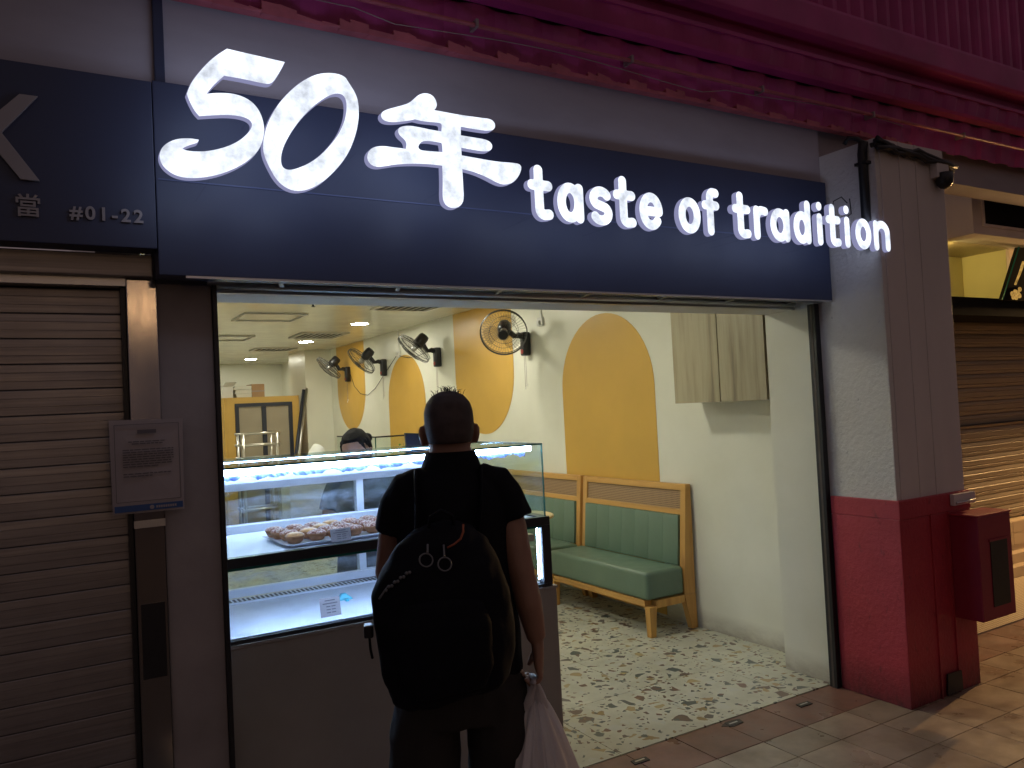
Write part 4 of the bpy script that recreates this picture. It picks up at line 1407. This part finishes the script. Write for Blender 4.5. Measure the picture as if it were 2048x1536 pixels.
def price_tag(x, y, z, w_, h_, lab):
    o = thing('price_tag', lab, 'price tag', (x, y, z))
    A = Matrix.Translation((x, y, z)) @ Matrix.Rotation(rad(14), 4, 'X') if False else Matrix.Translation((x, y, z)) @ Matrix.Rotation(rad(-14), 4, 'X')
    MB().box(-w_ / 2, w_ / 2, 0, .003, 0, h_).xf(A).build('card', 'paper', o)
    for k, (f0, f1) in enumerate(((.25, .75), (.14, .86), (.3, .5), (.3, .5), (.3, .5))):
        zz = h_ * (.82 - .16 * k)
        ln = MB().box(-w_ / 2 + w_ * f0, -w_ / 2 + w_ * f1, -.001, .0, zz, zz + h_ * .055)
        if k > 1:
            ln.box(w_ * .05, w_ * .25, -.001, .0, zz, zz + h_ * .055)
        ln.xf(A).build('text_line', 'ink', o)


price_tag(1.03, .165, 1.119, .085, .052, 'small printed price tag standing in front of the tart tray')
price_tag(.985, .20, .816, .085, .075, 'small printed price tag standing on the lower case floor')
price_tag(1.83, .30, 1.113, .05, .065, 'small white card stand at right end of upper display shelf')
o = thing('clip', 'small cyan plastic clip lying on the lower case floor', 'clip', (1.12, .45, .8155))
MB().hexa([(1.09, .43, .8158), (1.16, .43, .8158), (1.165, .49, .8158), (1.10, .49, .8158), (1.11, .445, .84), (1.13, .445, .84), (1.135, .475, .84), (1.115, .475, .84)]).build('body', 'cyan', o, .003)
MB().box(1.115, 1.13, .40, .43, .816, .826).build('lever', 'cyan', o, .002)
o = thing('storage_box', 'grey paper box beside the case on the far counter, seen through side glass', 'box', (2.35, 1.3, 0))
B(2.12, 2.40, 1.02, 1.40, .88, 1.10).build('carton', 'casewhite', o, .004)
B(2.115, 2.405, 1.015, 1.405, 1.1005, 1.13).build('lid', 'paperwhite', o, .003)

# ------------------------------------------------------------------ prep table behind the case with trays
pt = thing('prep_table', 'steel prep table with pastry trays seen through the case glass', 'table', (1.2, 1.7, 0))
B(.40, 2.0, 1.75, 2.35, .86, .90).build('top', 'steelrack', pt, .004)
for (x, y) in ((.44, 1.79), (1.96, 1.79), (.44, 2.31), (1.96, 2.31)):
    MB().tube([(x, y, 0), (x, y, .86)], .02, 10).build('leg', 'steelrack', pt, smooth=True)
B(2.08, 2.45, .98, 1.5, .84, .88).build('side_shelf', 'steelrack', pt)
for (x, y) in ((2.11, 1.01), (2.42, 1.01), (2.42, 1.47), (2.11, 1.47)):
    MB().tube([(x, y, 0), (x, y, .84)], .015, 8).build('shelf_leg', 'steelrack', pt, smooth=True)
for k, (x0, y0, z0) in enumerate(((.75, 1.80, .9005), (1.30, 1.82, .9005))):
    o = thing('baking_tray', ('left' if k == 0 else 'right') + ' baking tray of brown pastries on the prep table behind the case', 'tray', (x0 + .25, y0 + .2, z0))
    B(x0, x0 + .5, y0, y0 + .46, z0, z0 + .012).build('pan', 'steelrack', o, .003)
    for i in range(5):
        for j in range(4):
            if (i, j) == (4, 3):
                continue
            q = tag(MB().ell((0, 0, 0), (.045, .042, .03), 12, 7).build('bun', 'pastry', None, smooth=True), 'brown bun, %s from left in %s on the %s baking tray' % (ORD[i], words[j], 'left' if k == 0 else 'right'), 'bun', 'buns on the baking trays')
            q.location = (x0 + .06 + .095 * i, y0 + .06 + .11 * j, z0 + .04)
for k, (x, y) in enumerate(((1.62, 2.2), (1.75, 2.22))):
    o = thing('steel_jug', ('tall' if k else 'short') + ' steel jug standing on the prep table', 'jug', (x, y, .9))
    MB().lathe([(.05, 0), (.055, .02), (.052, .10 + .08 * k), (.045, .12 + .09 * k), (.05, .14 + .09 * k)], 20, (x, y, .9005)).build('body', 'steel', o, smooth=True)
    MB().tube([(x + .05, y, .93), (x + .085, y, .95), (x + .085, y, 1.0), (x + .05, y, 1.02)], .006, 8).build('handle', 'steel', o, smooth=True)

# ------------------------------------------------------------------ back of the room: booth, rack, poles, boxes, side counter
bo = thing('booth', 'mustard cupboard booth with black framed double doors at the back', 'booth', (2.86, 9.6, 0))
B(2.305, 2.34, 9.31, 10.6, 0, 1.96).build('side_panel', 'booth', bo)
B(3.39, 3.42, 9.31, 10.6, 0, 1.96).build('side_panel', 'booth', bo)
B(2.30, 3.42, 9.30, 10.6, 1.961, 1.975).build('top', 'booth', bo)
B(2.3405, 2.455, 9.30, 9.33, 0, 1.96).build('front_panel', 'booth', bo)
B(3.31, 3.3895, 9.30, 9.33, 0, 1.96).build('front_panel', 'booth', bo)
B(2.4555, 3.3095, 9.30, 9.33, 1.885, 1.96).build('front_panel', 'booth', bo)
frame('door_frame', 2.456, 3.309, 0, 1.884, 9.285, .055, .04, 'darkframe', bo)
B(2.85, 2.91, 9.28, 9.33, .056, 1.828).build('centre_stile', 'darkframe', bo)
for (a, c) in ((2.512, 2.849), (2.911, 3.253)):
    B(a, c, 9.31, 9.325, .056, 1.828).build('door_pane', paint('taupe_panel', (.36, .31, .23), .35, var=.06), bo)
rk = thing('steel_rack', 'steel tube trolley rack standing before the booth doors', 'rack', (2.6, 8.4, 0))
for x in (2.34, 2.80):
    for y in (8.25, 8.6):
        MB().tube([(x, y, 0), (x, y, 1.44)], .018, 8).build('upright', 'steelrack', rk, smooth=True)
for z in (.4, .9, 1.10, 1.28, 1.44):
    for y in (8.25, 8.6):
        MB().tube([(2.30, y, z), (2.84, y, z)], .016, 8).build('bar', 'steelrack', rk, smooth=True)
    for x in (2.34, 2.80):
        MB().tube([(x, 8.25, z), (x, 8.6, z)], .012, 8).build('side_bar', 'steelrack', rk, smooth=True)
for k in range(2):
    o = thing('leaning_pole', ('dark' if k == 0 else 'grey') + ' long pole leaning beside the mustard booth', 'pole', (3.2 + .04 * k, 9.1, 0))
    MB().tube([(3.05 + .05 * k, 8.9, 0), (3.50 + .045 * k, 9.30, 2.06 + .02 * k)], .024, 10).build('rod', 'darkframe' if k == 0 else 'steelrack', o, smooth=True)
o = thing('cardboard_box', 'brown cardboard box on top of the mustard booth, right of papers', 'box', (2.8, 9.6, 1.976))
B(2.74, 2.93, 9.42, 9.8, 1.976, 2.175).build('carton', 'card', o, .004)
B(2.74, 2.93, 9.419, 9.4195, 2.06, 2.075).build('tape_line', 'paper', o)
o = thing('paper_stack', 'white crumpled paper stack on top of the mustard booth', 'papers', (2.6, 9.6, 1.976))
for k in range(3):
    MB().hexa([(2.52 - .03 * k, 9.42, 1.976 + .06 * k), (2.735, 9.42, 1.976 + .06 * k), (2.735, 9.75, 1.976 + .06 * k), (2.52, 9.75, 1.976 + .06 * k), (2.50, 9.41, 2.03 + .06 * k), (2.735, 9.41, 2.034 + .06 * k), (2.73, 9.75, 2.03 + .06 * k), (2.50, 9.75, 2.03 + .06 * k)]).build('paper_block', 'paperwhite', o)
o = thing('white_carton', 'white carton with open flap at the left on top of the booth', 'box', (2.4, 9.6, 1.976))
B(2.31, 2.46, 9.40, 9.8, 1.976, 2.15).build('carton', 'white', o, .004)
MB().hexa([(2.31, 9.38, 2.15), (2.47, 9.38, 2.15), (2.47, 9.40, 2.15), (2.31, 9.40, 2.15), (2.34, 9.30, 2.21), (2.50, 9.30, 2.21), (2.50, 9.32, 2.215), (2.34, 9.32, 2.215)]).build('flap', 'white', o)

ct = thing('side_counter', 'glass topped side counter with black rim behind the cashier', 'counter', (3.2, 4.9, 0))
B(2.90, 3.52, 4.68, 5.86, 0, 1.08).build('cabinet', 'white', ct, .004)
for a in ((2.886, 3.52, 4.656, 4.668), (2.886, 2.898, 4.669, 5.879)):
    B(a[0], a[1], a[2], a[3], 1.385, 1.40).build('rim', 'black', ct)
    B(a[0] + .002, a[1] - .002, a[2] + .002, a[3] - .002, 1.085, 1.384).build('glass_panel', 'glass', ct)
B(2.886, 2.895, 4.656, 4.666, 1.081, 1.3845).build('corner_bead', 'greenglass', ct)
o = thing('potted_plant', 'tiny green plant in a terracotta pot on the side counter', 'plant', (3.28, 4.85, 1.081))
MB().lathe([(.035, 0), (.05, .09), (.052, .10), (.045, .10)], 16, (3.30, 4.85, 1.081)).build('pot', 'terracotta', o, smooth=True)
lf = MB()
for k in range(40):
    a = random.uniform(0, 6.28)
    rr = random.uniform(.01, .07)
    p = Vector((3.28 + rr * math.cos(a), 4.85 + rr * math.sin(a), 1.19 + random.uniform(0, .10)))
    q = Vector((random.uniform(-1, 1), random.uniform(-1, 1), random.uniform(-.3, 1))).normalized() * .03
    s_ = q.orthogonal().normalized() * .012
    lf.add([p, p + q * .5 + s_, p + q, p + q * .5 - s_], [(0, 1, 2, 3)])
lf.build('foliage', 'leaf', o)
o = thing('cream_box', 'low cream box on the side counter beside the plant', 'box', (3.14, 4.85, 1.081))
B(3.06, 3.24, 4.75, 4.95, 1.081, 1.235).build('carton', 'yellowwall', o, .004)
B(3.055, 3.245, 4.745, 4.955, 1.2355, 1.25).build('lid', 'paperwhite', o, .003)
o = thing('payment_terminal', 'dark upright payment screen on the counter just left of the man', 'screen', (2.15, 1.6, 1.4))
Pq = px_on_y(834, 895, 1.10)
MB().tube([(Pq[0], 1.12, 1.0), (Pq[0], 1.12, 1.40)], .015, 8).build('stand', 'black', o)
MB().hexa([(Pq[0] - .06, 1.09, 1.36), (Pq[0] + .10, 1.09, 1.36), (Pq[0] + .10, 1.11, 1.36), (Pq[0] - .06, 1.11, 1.36), (Pq[0] - .055, 1.13, 1.515), (Pq[0] + .10, 1.13, 1.50), (Pq[0] + .10, 1.15, 1.50), (Pq[0] - .055, 1.15, 1.515)]).build('screen', 'darkframe', o, .004)
B(Pq[0] - .12, Pq[0] + .12, 1.0, 1.25, .96, 1.0).build('base', 'black', o)
B(Pq[0] - .15, Pq[0] + .15, .86, 1.3, .0, .9595).build('pedestal', 'counter', o)
o = thing('cup_stack', 'stack of white paper cups lying tilted behind the display case', 'cups', (1.42, 1.85, .9))
A = Matrix.Translation((1.52, 2.3, 1.31)) @ Matrix.Rotation(rad(40), 4, 'Y') @ Matrix.Rotation(rad(-20), 4, 'X')
for k in range(5):
    MB().lathe([(.035, .012 * k), (.045, .10 + .012 * k), (.043, .10 + .012 * k)], 18).xf(A).build('cup', 'paperwhite', o, smooth=True)
B(1.36, 1.62, 2.2, 2.42, .9005, 1.30).build('carton', 'white', o, .004)


# ------------------------------------------------------------------ people
def remesh(name, mb, voxel, smooth_it=6, wrinkle=0.0):
    me = mb.mesh(name)
    ob = bpy.data.objects.new(name, me)
    COL.objects.link(ob)
    r = ob.modifiers.new('r', 'REMESH')
    r.mode = 'VOXEL'
    r.voxel_size = voxel
    s = ob.modifiers.new('s', 'SMOOTH')
    s.factor = .5
    s.iterations = smooth_it
    dg = bpy.context.evaluated_depsgraph_get()
    dg.update()
    out = bpy.data.meshes.new_from_object(ob.evaluated_get(dg))
    bpy.data.objects.remove(ob)
    if wrinkle:
        from mathutils import noise as mn
        nn = [v_.normal.copy() for v_ in out.vertices]
        for v_, q in zip(out.vertices, nn):
            c0 = v_.co
            h = mn.noise((c0.x * 11 + c0.z * 5, c0.y * 11, c0.z * 9)) + .6 * mn.noise((c0.x * 26 + 5, c0.y * 26, c0.z * 14 - c0.x * 12))
            v_.co = c0 + q * (wrinkle * h)
    for p in out.polygons:
        p.use_smooth = True
    out.materials.clear()
    return out


def ring(cx, cy, z, rx, ry, n=28, p=2.0, tilt=0.0):
    out = []
    for k in range(n):
        a = 2 * math.pi * k / n
        ca, sa = math.cos(a), math.sin(a)
        x = rx * math.copysign(abs(ca) ** (2 / p), ca)
        y = ry * math.copysign(abs(sa) ** (2 / p), sa)
        out.append((cx + x, cy + y, z + tilt * x))
    return out


def head_parts(mb, cz=0.0, cy=0.02):
    mb.loft([ring(0, cy + .035, 1.455 + cz, .034, .040), ring(0, cy + .030, 1.48 + cz, .050, .060), ring(0, cy + .02, 1.51 + cz, .062, .080), ring(0, cy + .012, 1.545 + cz, .069, .091), ring(0, cy + .006, 1.585 + cz, .0745, .098), ring(0, cy, 1.62 + cz, .0745, .099), ring(0, cy - .003, 1.648 + cz, .066, .089), ring(0, cy - .004, 1.670 + cz, .048, .067), ring(0, cy - .004, 1.682 + cz, .022, .03)])
    for s in (-1, 1):
        ear = MB().ell((0, 0, 0), (.010, .019, .034), 12, 8)
        ear.xf(Matrix.Translation((s * .083, cy - .005, 1.553 + cz)) @ Matrix.Rotation(rad(s * 24), 4, 'Z') @ Matrix.Rotation(rad(s * 8), 4, 'Y'))
        mb.add(ear.v, ear.f)
    # nose, brow, lips, chin
    mb.tube([(0, cy + .098, 1.575 + cz), (0, cy + .112, 1.55 + cz), (0, cy + .116, 1.532 + cz), (0, cy + .098, 1.522 + cz)], [.008, .011, .015, .009], 8)
    mb.tube([(-.045, cy + .085, 1.588 + cz), (0, cy + .100, 1.590 + cz), (.045, cy + .085, 1.588 + cz)], .009, 8)
    mb.tube([(-.022, cy + .092, 1.502 + cz), (0, cy + .101, 1.503 + cz), (.022, cy + .092, 1.502 + cz)], .007, 8)


def hand_parts(mb, wrist, down, outw, fwd, curl=True):
    """palm and five fingers; down = along the hand, outw = back of the hand, fwd = thumb side"""
    wv, d, o_, f_ = Vector(wrist), Vector(down).normalized(), Vector(outw).normalized(), Vector(fwd).normalized()
    palm = []
    for q, wy, th in ((0, .026, .020), (.03, .034, .019), (.06, .040, .017), (.088, .040, .014)):
        c = wv + d * q
        palm.append([c + f_ * (wy * math.cos(2 * math.pi * k / 14)) + o_ * (th * math.sin(2 * math.pi * k / 14)) for k in range(14)])
    mb.loft(palm)
    for k, (off, ln) in enumerate(((.030, .95), (.010, 1.05), (-.010, 1.0), (-.029, .8))):
        b0 = wv + d * .082 + f_ * off
        if curl:
            pts = [b0, b0 + d * .030 * ln + o_ * .004, b0 + d * .052 * ln - o_ * .010, b0 + d * .052 * ln - o_ * .030, b0 + d * .030 * ln - o_ * .042]
        else:
            pts = [b0, b0 + d * .028 * ln, b0 + d * .052 * ln - o_ * .006, b0 + d * .072 * ln - o_ * .016]
        mb.tube(pts, [.0095, .0092, .0088, .0082, .007][:len(pts)], 10)
    t0 = wv + d * .022 + f_ * .026
    mb.tube([t0, t0 + f_ * .022 + d * .024 - o_ * .010, t0 + f_ * .018 + d * .052 - o_ * .024, t0 + f_ * .004 + d * .070 - o_ * .034], [.014, .012, .0105, .008], 10)


def place(o, x, y, rz):
    o.location = (x, y, 0)
    o.rotation_euler = (0, 0, rz)


# --- the customer seen from behind
man = thing('person', 'person in black shirt and dark trousers seen from behind at the counter holding a bag', 'person', (0, 0, 0), world=False)
b_ = MB()
head_parts(b_)
b_.tube([(0, -.01, 1.40), (0, -.002, 1.45), (0, .006, 1.50), (0, .012, 1.55)], [.078, .070, .066, .062], 18)
b_.loft([ring(0, 0, .86, .155, .105), ring(0, 0, 1.0, .150, .105), ring(0, .0, 1.15, .158, .112), ring(0, 0, 1.28, .150, .102), ring(0, -.002, 1.36, .130, .085), ring(0, 0, 1.42, .110, .075), ring(0, 0, 1.46, .06, .05)])
SH = .150
ra = [(SH, 0, 1.375), (.176, -.020, 1.26), (.192, -.045, 1.135), (.212, -.058, 1.03), (.230, -.060, .925)]
b_.tube(ra, [.045, .047, .043, .041, .029], 16)
hand_parts(b_, (.231, -.060, .925), (.02, .0, -1), (1, -.25, 0), (.25, 1, .05))
la = [(-SH, 0, 1.375), (-.188, .04, 1.25), (-.205, .09, 1.13), (-.190, .20, 1.11), (-.155, .33, 1.15)]
b_.tube(la, [.040, .044, .043, .041, .029], 16)
hand_parts(b_, (-.165, .32, 1.15), (.35, .9, .1), (-.3, .1, .95), (.9, -.35, .1), False)
for s in (-1, 1):
    b_.tube([(s * .095, 0, .90), (s * .115, .005, .70), (s * .12, .01, .50), (s * .118, -.01, .30), (s * .112, -.015, .09)], [.092, .085, .062, .056, .04], 16)
body = link('body', remesh('body', b_, .0055, 4), 'skin', man)
for s in (-1, 1):
    MB().ell((s * .030, .108, 1.568), (.012, .010, .009), 12, 8).build('eye', 'paperwhite', body, smooth=True)
# hair: short crop with a spiky top
h_ = MB().loft([ring(0, -.020, 1.53, .0655, .080), ring(0, -.014, 1.56, .0735, .0885), ring(0, -.004, 1.592, .0765, .0955), ring(0, .008, 1.625, .0762, .0955), ring(0, .012, 1.652, .0685, .089), ring(0, .014, 1.675, .050, .069), ring(0, .014, 1.688, .024, .033)])
hair = link('hair', remesh('hair', h_, .006, 4), paint('cropped_hair', (.045, .032, .028), .7, var=.3, vscale=30), man)
sk_ = MB()
for k in range(75):
    a, rr = random.uniform(0, 6.28), abs(random.gauss(0, .026))
    rr = min(rr, .048)
    p = Vector((rr * math.cos(a), .012 + 1.2 * rr * math.sin(a), 1.690 - rr * rr * 6.5))
    dr = Vector((random.uniform(-.5, .5) + p.x * 7, random.uniform(-.4, .4), random.uniform(.7, 1.2))).normalized() * random.uniform(.006, .022)
    bend = Vector((random.uniform(-.008, .008), random.uniform(-.008, .008), -.002))
    sk_.tube([p - dr * .3, p + dr * .6, p + dr + bend], [.0008, .0007, .0003], 4)
sk_.build('hair_spikes', 'hair', man)
# shirt
s_ = MB()
s_.loft([ring(0, 0, .822, .196, .132), ring(0, 0, .95, .188, .132), ring(0, 0, 1.10, .180, .135), ring(0, 0, 1.22, .176, .132), ring(0, -.004, 1.32, .174, .120), ring(0, -.006, 1.385, .150, .102), ring(0, -.006, 1.435, .100, .085), ring(0, .0, 1.475, .076, .074)])
s_.tube([(.08, -.004, 1.415), (.135, -.004, 1.395), (.168, -.014, 1.345), (.186, -.020, 1.285)], [.05, .060, .056, .058], 20)
s_.tube([(-.08, -.004, 1.415), (-.135, 0, 1.395), (-.166, .012, 1.345), (-.182, .030, 1.27)], [.05, .060, .060, .062], 20)
shirt = link('shirt', remesh('shirt', s_, .007, 4, .006), 'shirt', man)
cm = MB()
cm.loft([ring(0, .0, 1.44, .098, .088, 28), ring(0, .002, 1.482, .083, .080, 28), ring(0, .004, 1.502, .0765, .077, 28), ring(0, .004, 1.504, .0715, .072, 28), ring(0, .004, 1.45, .066, .066, 28)], False)
cm.build('collar', 'shirt', shirt, smooth=True)
# trousers
p_ = MB()
p_.loft([ring(0, 0, .70, .198, .135), ring(0, 0, .80, .198, .138), ring(0, 0, .90, .180, .130), ring(0, 0, .97, .165, .122)])
for s in (-1, 1):
    p_.loft([ring(s * .100, 0, .80, .096, .125), ring(s * .116, .002, .66, .108, .120), ring(s * .122, .005, .5, .110, .110), ring(s * .128, 0, .32, .100, .105), ring(s * .122, -.01, .12, .088, .098), ring(s * .12, -.01, .05, .086, .098)][::-1])
link('trousers', remesh('trousers', p_, .008, 3, .007), 'trousers', man)
for s in (-1, 1):
    f_ = MB().loft([ring(s * .125, .045, .002, .048, .135, 20, 2.4), ring(s * .125, .045, .035, .050, .138, 20, 2.4), ring(s * .122, .03, .07, .044, .11, 20), ring(s * .118, -.01, .11, .04, .055, 20)])
    f_.build('shoe', 'black', man, .004, True)
MX, MY, MR = 1.075, -.79, rad(-22)
place(man, MX, MY, MR)

# --- backpack (worn)
bp = thing('backpack', 'black backpack with ring zip pulls hanging low on the person\'s back', 'backpack', (0, 0, 0), world=False)
q_ = MB()
cyb = -.205
q_.loft([ring(-.022, cyb, .835, .135, .06, 32, 3.0, .16), ring(-.026, cyb, .86, .165, .085, 32, 3.0, .15), ring(-.034, cyb, .94, .188, .098, 32, 3.0, .10), ring(-.044, cyb, 1.05, .196, .098, 32, 2.8), ring(-.046, cyb, 1.13, .190, .094, 32, 2.5), ring(-.040, cyb + .006, 1.20, .166, .085, 32, 2.3), ring(-.034, cyb + .016, 1.26, .126, .07, 32, 2.1), ring(-.028, cyb + .026, 1.30, .076, .05, 32), ring(-.026, cyb + .03, 1.315, .03, .025, 32)])
link('main_pack', remesh('main_pack', q_, .007, 5, .008), 'pack', bp)
q_ = MB()
q_.loft([ring(-.035, cyb - .075, .87, .10, .03, 24, 2.6, .1), ring(-.042, cyb - .085, .93, .130, .035, 24, 2.6, .08), ring(-.048, cyb - .085, 1.05, .135, .034, 24, 2.5), ring(-.046, cyb - .075, 1.11, .115, .03, 24, 2.3), ring(-.044, cyb - .068, 1.13, .07, .02, 24)])
link('front_pocket', remesh('front_pocket', q_, .007, 4, .006), 'pack', bp)
for s in (-1, 1):
    MB().tube([(s * .09 - .02, -.135, 1.24), (s * .095 - .006, -.128, 1.345), (s * .098, -.065, 1.442), (s * .102, .055, 1.430), (s * .11, .128, 1.30), (s * .13, .142, 1.15), (s * .15, .10, 1.02), (s * .17, -.03, .96), (s * .15 - .04, -.16, .92)], [.020, .022, .022, .022, .022, .020, .012, .01, .01], 10, .22).build('strap', 'pack', bp, smooth=True)
MB().tube([(-.075, -.20, 1.285), (-.065, -.215, 1.335), (-.035, -.22, 1.352), (-.005, -.215, 1.335), (.004, -.20, 1.285)], .008, 8, .6).build('top_handle', 'pack', bp, smooth=True)
zp = MB()
for i in range(15):
    a = math.pi * (.08 + .60 * i / 14)
zp = []
for i in range(13):
    tq = i / 12
    zp.append((-.215 + .15 * tq, -.262 + .02 * tq, 1.13 + .125 * math.sin(tq * 1.5)))
MB().tube(zp, .0032, 6).build('zip', 'greyring', bp, smooth=True)


def ringmesh(c, R, r, nrm, name='ring_pull', mat='greyring'):
    A = Matrix.Translation(c) @ Vector(nrm).to_track_quat('Z', 'Y').to_matrix().to_4x4()
    mb = MB()
    torus(mb, 0, A, R, r, 28, 6)
    mb.build(name, mat, bp, smooth=True)


ringmesh((-.085, -.300, 1.232), .018, .0022, (.2, -1, .5))
ringmesh((-.036, -.303, 1.218), .018, .0022, (.1, -1, .4))
MB().tube([(-.080, -.295, 1.25), (-.078, -.27, 1.268)], .003, 6).build('pull_tab', 'greyring', bp)
MB().tube([(-.036, -.298, 1.236), (-.034, -.262, 1.262)], .003, 6).build('pull_tab', 'greyring', bp)
MB().tube([(.022, -.262, 1.315), (.020, -.268, 1.295), (.012, -.275, 1.278), (-.006, -.282, 1.266), (-.026, -.285, 1.258)], .003, 8).build('orange_cord', 'orange', bp, smooth=True)
for i in range(9):
    tq = i / 8
    MB().ell((-.195 + .065 * tq, -.275 - .012 * tq, 1.155 + .045 * tq + .004 * (i % 2)), (.005, .005, .005), 8, 6).build('chain_bead', 'greyring', bp, smooth=True)
B(-.262, -.236, -.20, -.16, 1.01, 1.045).build('side_buckle', 'blackplastic', bp, .005)
MB().tube([(-.248, -.18, 1.01), (-.246, -.185, .975), (-.242, -.18, .95)], .004, 6).build('strap_end', 'pack', bp)
place(bp, MX - .014, MY + .004, MR)

# --- carrier bag (held in the right hand)
bg = thing('carrier_bag', 'thin white plastic carrier bag hanging from the person\'s right hand', 'bag', (0, 0, 0), world=False)
hx, hy, hz = .214, -.058, .800
n, m_ = 128, 30
rings_ = []
random.seed(11)
ph = [random.uniform(0, 6.28) for _ in range(8)]
for i in range(m_ + 1):
    tq = i / m_
    z = hz - .055 - tq * .46
    wX = .022 + .145 * (tq ** .85) - (.035 * max(0, tq - .85) / .15)
    wY = .024 + .075 * (tq ** .8) - (.03 * max(0, tq - .85) / .15)
    cx = hx + .004 + .010 * tq
    cyq = hy - .075 * tq ** .7
    row = []
    for k in range(n):
        a = 2 * math.pi * k / n
        fold = (1 + .16 * (1 - tq * .55) * math.sin(9 * a + ph[0] + 1.2 * tq) * (1 - .3 * tq) + .09 * math.sin(17 * a + ph[1] + 2 * tq) + .05 * math.sin(31 * a + ph[2] + 3 * tq) + .05 * math.sin(5 * a + ph[3] + 6 * tq))
        row.append((cx + wX * fold * math.cos(a), cyq + wY * fold * math.sin(a), z + .006 * math.sin(7 * a + ph[4])))
    rings_.append(row)
bagm = MB().loft(rings_, False)
bagm.f.append(tuple(m_ * n + k for k in range(n)))
bagm.build('sack', 'bagwhite', bg, smooth=True)
for s in (-1, 1):
    for e in (-1, 1):
        hp = []
        for i in range(10):
            tq = i / 9
            hp.append([(hx + s * .024 * tq ** .7 + .016 * math.cos(2 * math.pi * k / 16) * (.45 + .75 * tq) + .003 * math.sin(5 * 2 * math.pi * k / 16), hy + e * (.030 * (1 - tq) + .012 * tq) * 1.0 + .006 * math.sin(2 * math.pi * k / 16) * (1 + tq), hz + .006 - tq * .085) for k in range(16)])
        MB().loft(hp, False).build('handle', 'bagwhite', bg, smooth=True)
MB().tube([(hx - .01, hy - .036, hz + .004), (hx + .002, hy - .02, hz + .010), (hx, hy + .02, hz + .010), (hx - .01, hy + .036, hz + .004)], .010, 10, .6).build('grip', 'bagwhite', bg, smooth=True)
place(bg, MX, MY, MR)

# --- the cashier behind the case
ca = thing('person', 'person with dark tied hair bending behind the display case', 'person', (0, 0, 0), world=False)
b_ = MB()
HT = Matrix.Translation((0, 0, 1.47)) @ Matrix.Rotation(rad(-22), 4, 'X') @ Matrix.Rotation(rad(8), 4, 'Y') @ Matrix.Translation((0, 0, -1.47))
hd = MB()
head_parts(hd)
hd.xf(HT)
b_.add(hd.v, hd.f)
b_.tube([(0, -.02, 1.36), (0, -.01, 1.43), (0, .008, 1.50), (0, .02, 1.54)], [.065, .056, .052, .05], 16)
b_.loft([ring(0, 0, .86, .150, .10), ring(0, -.005, 1.0, .14, .10), ring(0, -.01, 1.15, .15, .11), ring(0, -.015, 1.28, .16, .105), ring(0, -.02, 1.35, .155, .09), ring(0, -.02, 1.40, .10, .07), ring(0, -.02, 1.43, .05, .045)])
for s in (-1, 1):
    b_.tube([(s * .165, -.02, 1.36), (s * .20, .0, 1.24), (s * .21, .05, 1.12), (s * .18, .16, 1.06), (s * .13, .26, 1.05)], [.05, .046, .04, .036, .026], 14)
    hand_parts(b_, (s * .13, .26, 1.05), (-s * .3, .9, -.1), (s * .2, .1, .95), (-s * .9, -.3, .1), False)
    b_.tube([(s * .09, 0, .90), (s * .10, .005, .70), (s * .10, .01, .50), (s * .10, -.01, .30), (s * .10, -.015, .08)], [.085, .075, .056, .05, .036], 14)
body = link('body', remesh('body', b_, .007, 4), 'skin', ca)
for s in (-1, 1):
    MB().ell((s * .030, .108, 1.568), (.012, .010, .009), 12, 8).xf(HT).build('eye', 'paperwhite', body, smooth=True)
h_ = MB().loft([ring(0, -.044, 1.49, .060, .062), ring(0, -.034, 1.55, .080, .082), ring(0, -.024, 1.60, .0845, .094), ring(0, -.002, 1.635, .0815, .100), ring(0, .004, 1.675, .064, .086), ring(0, .002, 1.700, .028, .040)])
h_.ell((-.035, -.128, 1.585), (.034, .030, .032), 14, 9)
for k in range(12):
    a = random.uniform(-1.5, -.5) if k % 2 else random.uniform(.3, 1.4)
    p = Vector((.078 * math.sin(a), -.005 + .096 * math.cos(a), 1.645))
    h_.tube([p, p + Vector((.010 * math.sin(a), .006, -.03)), p + Vector((.016 * math.sin(a), -.004, -.075))], [.008, .006, .003], 6)
h_.xf(HT)
link('hair', remesh('hair', h_, .005, 3), 'hair', ca)
s_ = MB()
s_.loft([ring(0, 0, .70, .185, .13), ring(0, 0, .90, .172, .125), ring(0, -.005, 1.05, .162, .125), ring(0, -.012, 1.22, .174, .128), ring(0, -.018, 1.33, .172, .108), ring(0, -.02, 1.385, .13, .085), ring(0, -.02, 1.43, .066, .062)])
for s in (-1, 1):
    s_.tube([(s * .10, -.02, 1.385), (s * .165, -.02, 1.36), (s * .195, .0, 1.28), (s * .206, .02, 1.21)], [.05, .062, .060, .060], 18)
link('shirt', remesh('shirt', s_, .009, 4), paint('olive_shirt', (.09, .09, .075), .8), ca)
p_ = MB()
p_.loft([ring(0, 0, .68, .165, .12), ring(0, 0, .80, .165, .125), ring(0, 0, .92, .145, .11)])
for s in (-1, 1):
    p_.loft([ring(s * .085, 0, .78, .086, .11), ring(s * .095, 0, .5, .08, .085), ring(s * .1, 0, .06, .065, .075)][::-1])
    MB().loft([ring(s * .10, .045, .002, .045, .125, 18, 2.4), ring(s * .10, .045, .035, .046, .127, 18, 2.4), ring(s * .10, .02, .075, .04, .09, 18)]).build('shoe', 'black', ca, .004, True)
link('trousers', remesh('trousers', p_, .010, 3), 'trousers', ca)
place(ca, 1.50, 1.20, rad(146))
ca.scale = (.92, .92, .92)
